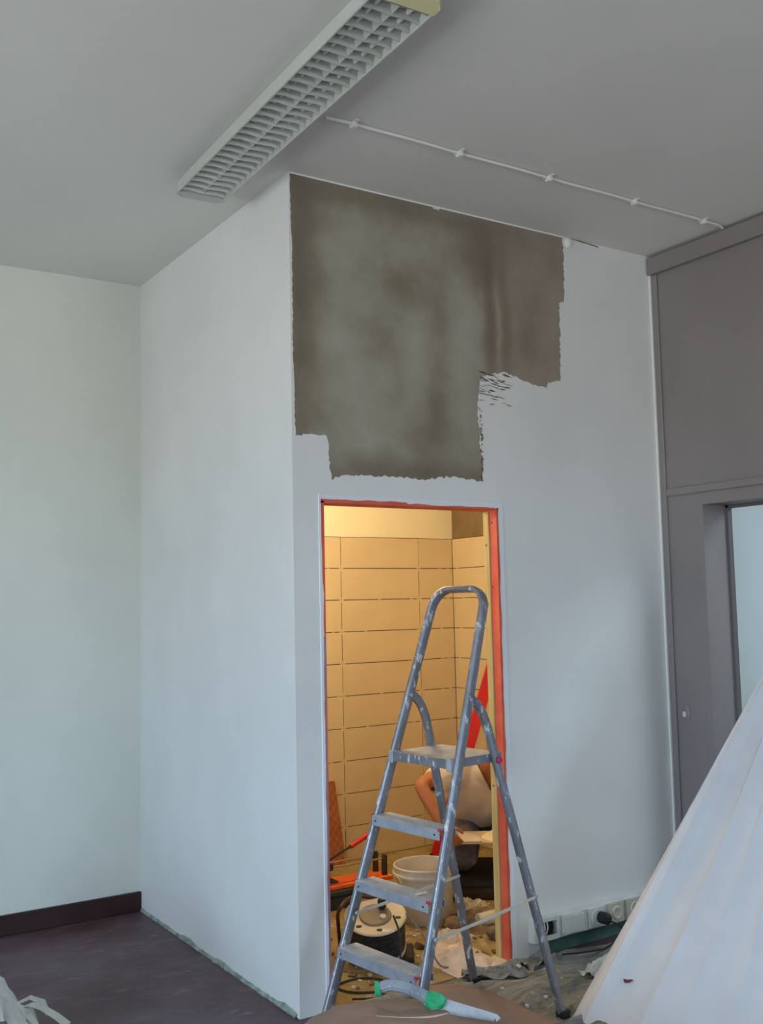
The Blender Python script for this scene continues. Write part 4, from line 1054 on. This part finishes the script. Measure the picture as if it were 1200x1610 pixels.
nodes = [(PV, .105), (SP1, .115), (SP2, .125), (NK-Vector((0, 0, .02)), .062), (NK.lerp(HD, .5), .052), (HD-Vector((0, 0, .01)), .06),
         (shR, .055), (elR, .042), (elR.lerp(wrR, .35), .040), (wrR, .027), (shL, .055), (elL, .042), (elL.lerp(wrL, .35), .038), (wrL, .027),
         (hipR, .09), (knR, .062), (knR.lerp(anR, .4), .052), (anR, .036), (toR, .034), (hipL, .09), (knL, .062), (knL.lerp(anL, .4), .052), (anL, .036), (toL, .034)]
ed = [(0, 1), (1, 2), (2, 3), (3, 4), (4, 5), (2, 6), (6, 7), (7, 8), (8, 9), (2, 10), (10, 11), (11, 12), (12, 13), (0, 14), (14, 15), (15, 16), (16, 17), (17, 18), (0, 19), (19, 20), (20, 21), (21, 22), (22, 23)]
bmB = bmesh.new()
def chainmesh(bm, nodes, ids, first_r=None):
    nd = [nodes[i] for i in ids]
    if first_r: nd[0] = (nd[0][0], first_r)
    bm.from_mesh(skin_mesh(nd, [(i, i+1) for i in range(len(nd)-1)]))
chainmesh(bmB, nodes, [0, 1, 2, 3, 4, 5]); chainmesh(bmB, nodes, [2, 6, 7, 8, 9], .06); chainmesh(bmB, nodes, [2, 10, 11, 12, 13], .06)
chainmesh(bmB, nodes, [0, 14, 15, 16, 17, 18], .08); chainmesh(bmB, nodes, [0, 19, 20, 21, 22, 23], .08)
# head
hf = (FD+Vector((0, 0, -.55))).normalized(); hup = (Vector((0, 0, 1))-hf*hf.z).normalized(); hx = hup.cross(hf).normalized()
HM = Matrix((hx, -hf, hup)).transposed().to_4x4(); HM.translation = HD+hup*.01        # local: -y is the face, z up
def ell(bm, c, r, mtx, seg=24):
    rr_ = bmesh.ops.create_uvsphere(bm, u_segments=seg, v_segments=seg//2+2, radius=1)
    bmesh.ops.transform(bm, matrix=mtx @ Matrix.Translation(c) @ Matrix.Diagonal((*r, 1)), verts=rr_['verts']); return rr_['verts']
vs = ell(bmB, (0, 0, .02), (.075, .096, .095), HM, 32)
ell(bmB, (0, -.030, -.045), (.056, .062, .062), HM); ell(bmB, (0, -.062, -.088), (.026, .026, .022), HM)
ell(bmB, (0, -.102, -.018), (.012, .018, .026), HM, 16); ell(bmB, (0, -.100, -.034), (.017, .016, .010), HM, 16)
ell(bmB, (0, -.088, -.062), (.024, .012, .007), HM, 16); ell(bmB, (0, -.085, -.072), (.020, .012, .007), HM, 16)
for s in (-1, 1):
    ell(bmB, (s*.076, .005, -.012), (.010, .020, .032), HM, 16); ell(bmB, (s*.030, -.088, .018), (.020, .010, .006), HM, 16); ell(bmB, (s*.040, -.068, -.030), (.020, .020, .018), HM, 16)
# hands: palm and five separately bent fingers gripping the tile edge
def hand(bm, wr, fwd, nrm_, side):
    f = fwd.normalized(); n__ = (nrm_-f*nrm_.dot(f)).normalized(); s = f.cross(n__).normalized()*side
    nd = []; eg = []
    def chain(pts_):
        k0 = len(nd); 
        for p, r in pts_: nd.append((p, r))
        for k in range(k0, len(nd)-1): eg.append((k, k+1))
    pc = wr+f*.055
    bm.from_mesh(skin_mesh([(wr-f*.03, .028), (wr, .026), (wr+f*.03, .024), (wr+f*.05, .020)], [(0, 1), (1, 2), (2, 3)], 1))
    mm = Matrix((s, f, n__)).transposed().to_4x4(); mm.translation = pc
    ell(bm, (0, 0, 0), (.040, .052, .016), mm, 20)
    for k, ln in enumerate((.078, .086, .080, .062)):
        o_ = s*(.030-.020*k); b0 = wr+f*.085+o_; c1_ = b0+f*(ln*.42)-n__*(ln*.10); c2_ = c1_+f*(ln*.22)-n__*(ln*.28); c3_ = c2_-n__*(ln*.28)-f*(ln*.03)
        r_ = skin_mesh([(wr+f*.055+o_*.9, .0095), (b0, .0098), (c1_, .0088), (c2_, .0082), (c3_, .0072)], [(0, 1), (1, 2), (2, 3), (3, 4)], 1)
        bm.from_mesh(r_)
    t0_ = wr+f*.030+s*.026; t1_ = t0_+s*.026+f*.026-n__*.004; t2_ = t1_+f*.030+s*.008-n__*.008; t3_ = t2_+f*.022-n__*.008
    bm.from_mesh(skin_mesh([(t0_, .013), (t1_, .0115), (t2_, .0100), (t3_, .0085)], [(0, 1), (1, 2), (2, 3)], 1))
hand(bmB, wrR, Vector((.35, -.25, -.55)), Vector((-.7, -.4, .4)), -1)
hand(bmB, wrL, Vector((-.35, -.45, -.25)), Vector((.2, -.3, .9)), 1)
body = remesh(bmB, .0055, 3)
put('body', body, M['skin'], person, True)
for s in (-1, 1):
    bm = bmesh.new(); ell(bm, (s*.030, -.080, .002), (.0135, .0135, .0115), HM, 16); ey_ = bmput('eye', bm, M['eye'], person, True)
    bm = bmesh.new(); ell(bm, (s*.030, -.0905, -.001), (.0062, .0040, .0062), HM, 12); bmput('iris', bm, M['hair'], ey_, True)
    bm = bmesh.new(); ell(bm, (s*.030, -.0785, .0075), (.0165, .0150, .0085), HM, 16); bmput('eyelid', bm, M['skin'], person, True)
bm = bmesh.new(); ell(bm, (0, .014, .034), (.082, .096, .092), HM, 40)
HMi = HM.inverted()
dl = [v for v in bm.verts if (HMi @ v.co).y < -.045 and (HMi @ v.co).z < .085 or (HMi @ v.co).z < -.045]
bmesh.ops.delete(bm, geom=dl, context='VERTS')
for v in bm.verts: v.co += (v.co-HM.translation).normalized()*(.004*noise.noise(v.co*60)+.002)
bmput('hair', bm, M['hair'], person, True)
# foam pad under the knees
pad = thing('kneeling_pad', (1.55, 1.05, 0), 'dark foam pad on the floor under the knees of the person', 'pad')
pm = Matrix.Translation((knR+knL)/2-FD*.19-Vector((0, 0, ((knR+knL)/2).z))) @ Matrix.Rotation(math.atan2(FD.y, FD.x), 4, 'Z')
box('pad_block', -.27, .27, -.30, .30, 0, .060, M['boot'], pad, .012, mtx=pm, seg=2); box('pad_cover', -.255, .255, -.285, .285, .060, .100, M['black'], pad, .012, mtx=pm, seg=2)
# T-shirt
nodes = [(PV+Vector((0, 0, .02))+FD*.02+RD*.02, (.165, .135)), (SP1+RD*.045, .168), (SP2+RD*.01, .160), (NK-Vector((0, 0, .035)), .085), (shR+Vector((0, 0, -.01)), .088), (shR.lerp(elR, .75)+Vector((0, 0, -.015)), .078), (shL, .080), (shL.lerp(elL, .62), .062)]
sm_ = skin_mesh(nodes, [(0, 1), (1, 2), (2, 3), (2, 4), (4, 5), (2, 6), (6, 7)])
bm = bmesh.new(); bm.from_mesh(sm_); ell(bm, tuple(SP2.lerp(NK, .45)+FD*.02), (.13, .12, .10), Matrix.Identity(4), 24)
sm_ = remesh(bm, .008, 4); bm = bmesh.new(); bm.from_mesh(sm_)
for v in bm.verts:                                              # draped folds running from the shoulders to the hem
    p = v.co; a = (p-NK).dot(RD); z_ = p.z
    wv = math.sin(a*46+3.5*noise.noise(p*5)+(z_-.3)*9)*max(0, min(1, (.66-z_)/.12))
    v.co += (FD*.006*wv if (p-PV.lerp(NK, .5)).dot(FD) > 0 else Vector((0, 0, 0)))+FD*.004*noise.noise(p*14)
# V neck: cut by two planes meeting at the chest point, remove what lies between on the front
tip = NK+FD*.14+Vector((0, 0, -.17))
cen = NK+Vector((0, 0, -.005))
for sgn in (1, -1):
    nrm_ = (RD*sgn*1.0+Vector((0, 0, -.50))).normalized()
    bmesh.ops.bisect_plane(bm, geom=bm.verts[:]+bm.edges[:]+bm.faces[:], plane_co=tip, plane_no=nrm_)
def in_v(p):
    d = p-tip
    return all(d.dot((RD*sg+Vector((0, 0, -.50))).normalized()) < -1e-5 for sg in (1, -1)) and (p-NK).dot(FD) > -.07
bmesh.ops.delete(bm, geom=[f for f in bm.faces if in_v(f.calc_center_median())], context='FACES')
# open hem and sleeve ends, cut clean
for pc_, pn_, rr_ in ((shR.lerp(elR, .66), (elR-shR).normalized(), .12), (shL.lerp(elL, .42), (elL-shL).normalized(), .13), (PV+(PV-NK).normalized()*.045, (PV-NK).normalized(), .4)):
    fs_ = [f for f in bm.faces if (f.calc_center_median()-pc_).length < rr_]
    g_ = set(fs_); [g_.update(f.edges) for f in fs_]; [g_.update(f.verts) for f in fs_]
    bmesh.ops.bisect_plane(bm, geom=list(g_), plane_co=pc_, plane_no=pn_)
hz = (PV-NK).normalized()
bmesh.ops.delete(bm, geom=[f for f in bm.faces if (f.calc_center_median()-PV).dot(hz) > .045 or (f.calc_center_median()-shR.lerp(elR, .66)).dot((elR-shR).normalized()) > 0 and (f.calc_center_median()-elR).length < .24 or (f.calc_center_median()-shL.lerp(elL, .42)).dot((elL-shL).normalized()) > 0 and (f.calc_center_median()-elL).length < .24], context='FACES')
shirt = bpy.data.meshes.new('t_shirt'); bm.to_mesh(shirt); bm.free()
so = put('t_shirt', shirt, M['shirt'], person, True); md = so.modifiers.new('thick', 'SOLIDIFY'); md.thickness = .003; md.offset = 1
# jeans
nodes = [(PV, (.118, .108)), (hipR, .100), (hipR.lerp(knR, .5), .090), (knR, .078), (knR.lerp(anR, .4), .064), (anR+FD*.04, .050), (hipL, .100), (hipL.lerp(knL, .5), .090), (knL, .078), (knL.lerp(anL, .4), .064), (anL+FD*.04, .050)]
jm = skin_mesh(nodes, [(0, 1), (1, 2), (2, 3), (3, 4), (4, 5), (0, 6), (6, 7), (7, 8), (8, 9), (9, 10)])
bm = bmesh.new(); bm.from_mesh(jm); jm = remesh(bm, .009, 3)
for v in jm.vertices:
    v.co += Vector((0, 0, 1))*.005*noise.noise(v.co*16); v.co.z = max(v.co.z, .108)
put('jeans', jm, M['jeans'], person, True)
for an, to in ((anR, toR), (anL, toL)):
    bm = bmesh.new(); bm.from_mesh(skin_mesh([(an+FD*.02+Vector((0, 0, .005)), .048), (an-FD*.03, .050), (an.lerp(to, .6), .048), (to-FD*.05, .038)], [(0, 1), (1, 2), (2, 3)]))
    for v in bm.verts: v.co.z = max(v.co.z, .106)
    bmput('shoe', bm, M['boot'], person, True)

# tile with fresh adhesive held flat on the lap
tl_ = thing('buttered_tile', (1.56, .90, .29), 'beige wall tile with fresh cream adhesive held on the lap of the person', 'tile')
e0 = Vector((1.385, .895, .292)); ex = Vector((.839, -.544, 0)); ey = Vector((.544, .839, .08)).normalized(); ez = ex.cross(ey).normalized()
TM = Matrix((ex, ey, ez)).transposed().to_4x4(); TM.translation = e0
box('tile_slab', -.02, .42, 0, .20, 0, .009, M['tile'], tl_, .001, mtx=TM)
def heapm(nm, cx, cy, rx_, ry_, h, mat, seed, par):
    bm = bmesh.new(); g = []; n = 28
    for i in range(n+1):
        row = []
        for j in range(n+1):
            u = -1+2*i/n; v = -1+2*j/n; x = u*math.sqrt(1-v*v/2); y = v*math.sqrt(1-u*u/2); r = min(1, math.hypot(x, y))
            z = h*(1-r**3)*(1+.9*noise.fractal(Vector((x*3, y*3, seed)), 1, 2, 4)); row.append(bm.verts.new(TM @ Vector((cx+x*rx_, cy+y*ry_, .0085+max(0, z)))))
        g.append(row)
    for i in range(n):
        for j in range(n): bm.faces.new((g[i][j], g[i+1][j], g[i+1][j+1], g[i][j+1]))
    return bmput(nm, bm, mat, par, True)
heapm('adhesive', .29, .095, .11, .085, .022, M['adhesive'], 3, tl_)
bm = bmesh.new(); slabp = [(.0, .0), (.175, .0), (.17, .06), (.12, .13), (.03, .19), (.0, .17)]
a = [bm.verts.new(TM @ Vector((x, y, .010))) for x, y in slabp]; b = [bm.verts.new(TM @ Vector((x, y, .016+.05*y))) for x, y in slabp]
bm.faces.new(a[::-1]); bm.faces.new(b)
for i in range(6): bm.faces.new((a[i], a[(i+1) % 6], b[(i+1) % 6], b[i]))
o = bmput('offcut_card', bm, M['shirt'], tl_); o['label'] = 'white card laid on the tile'
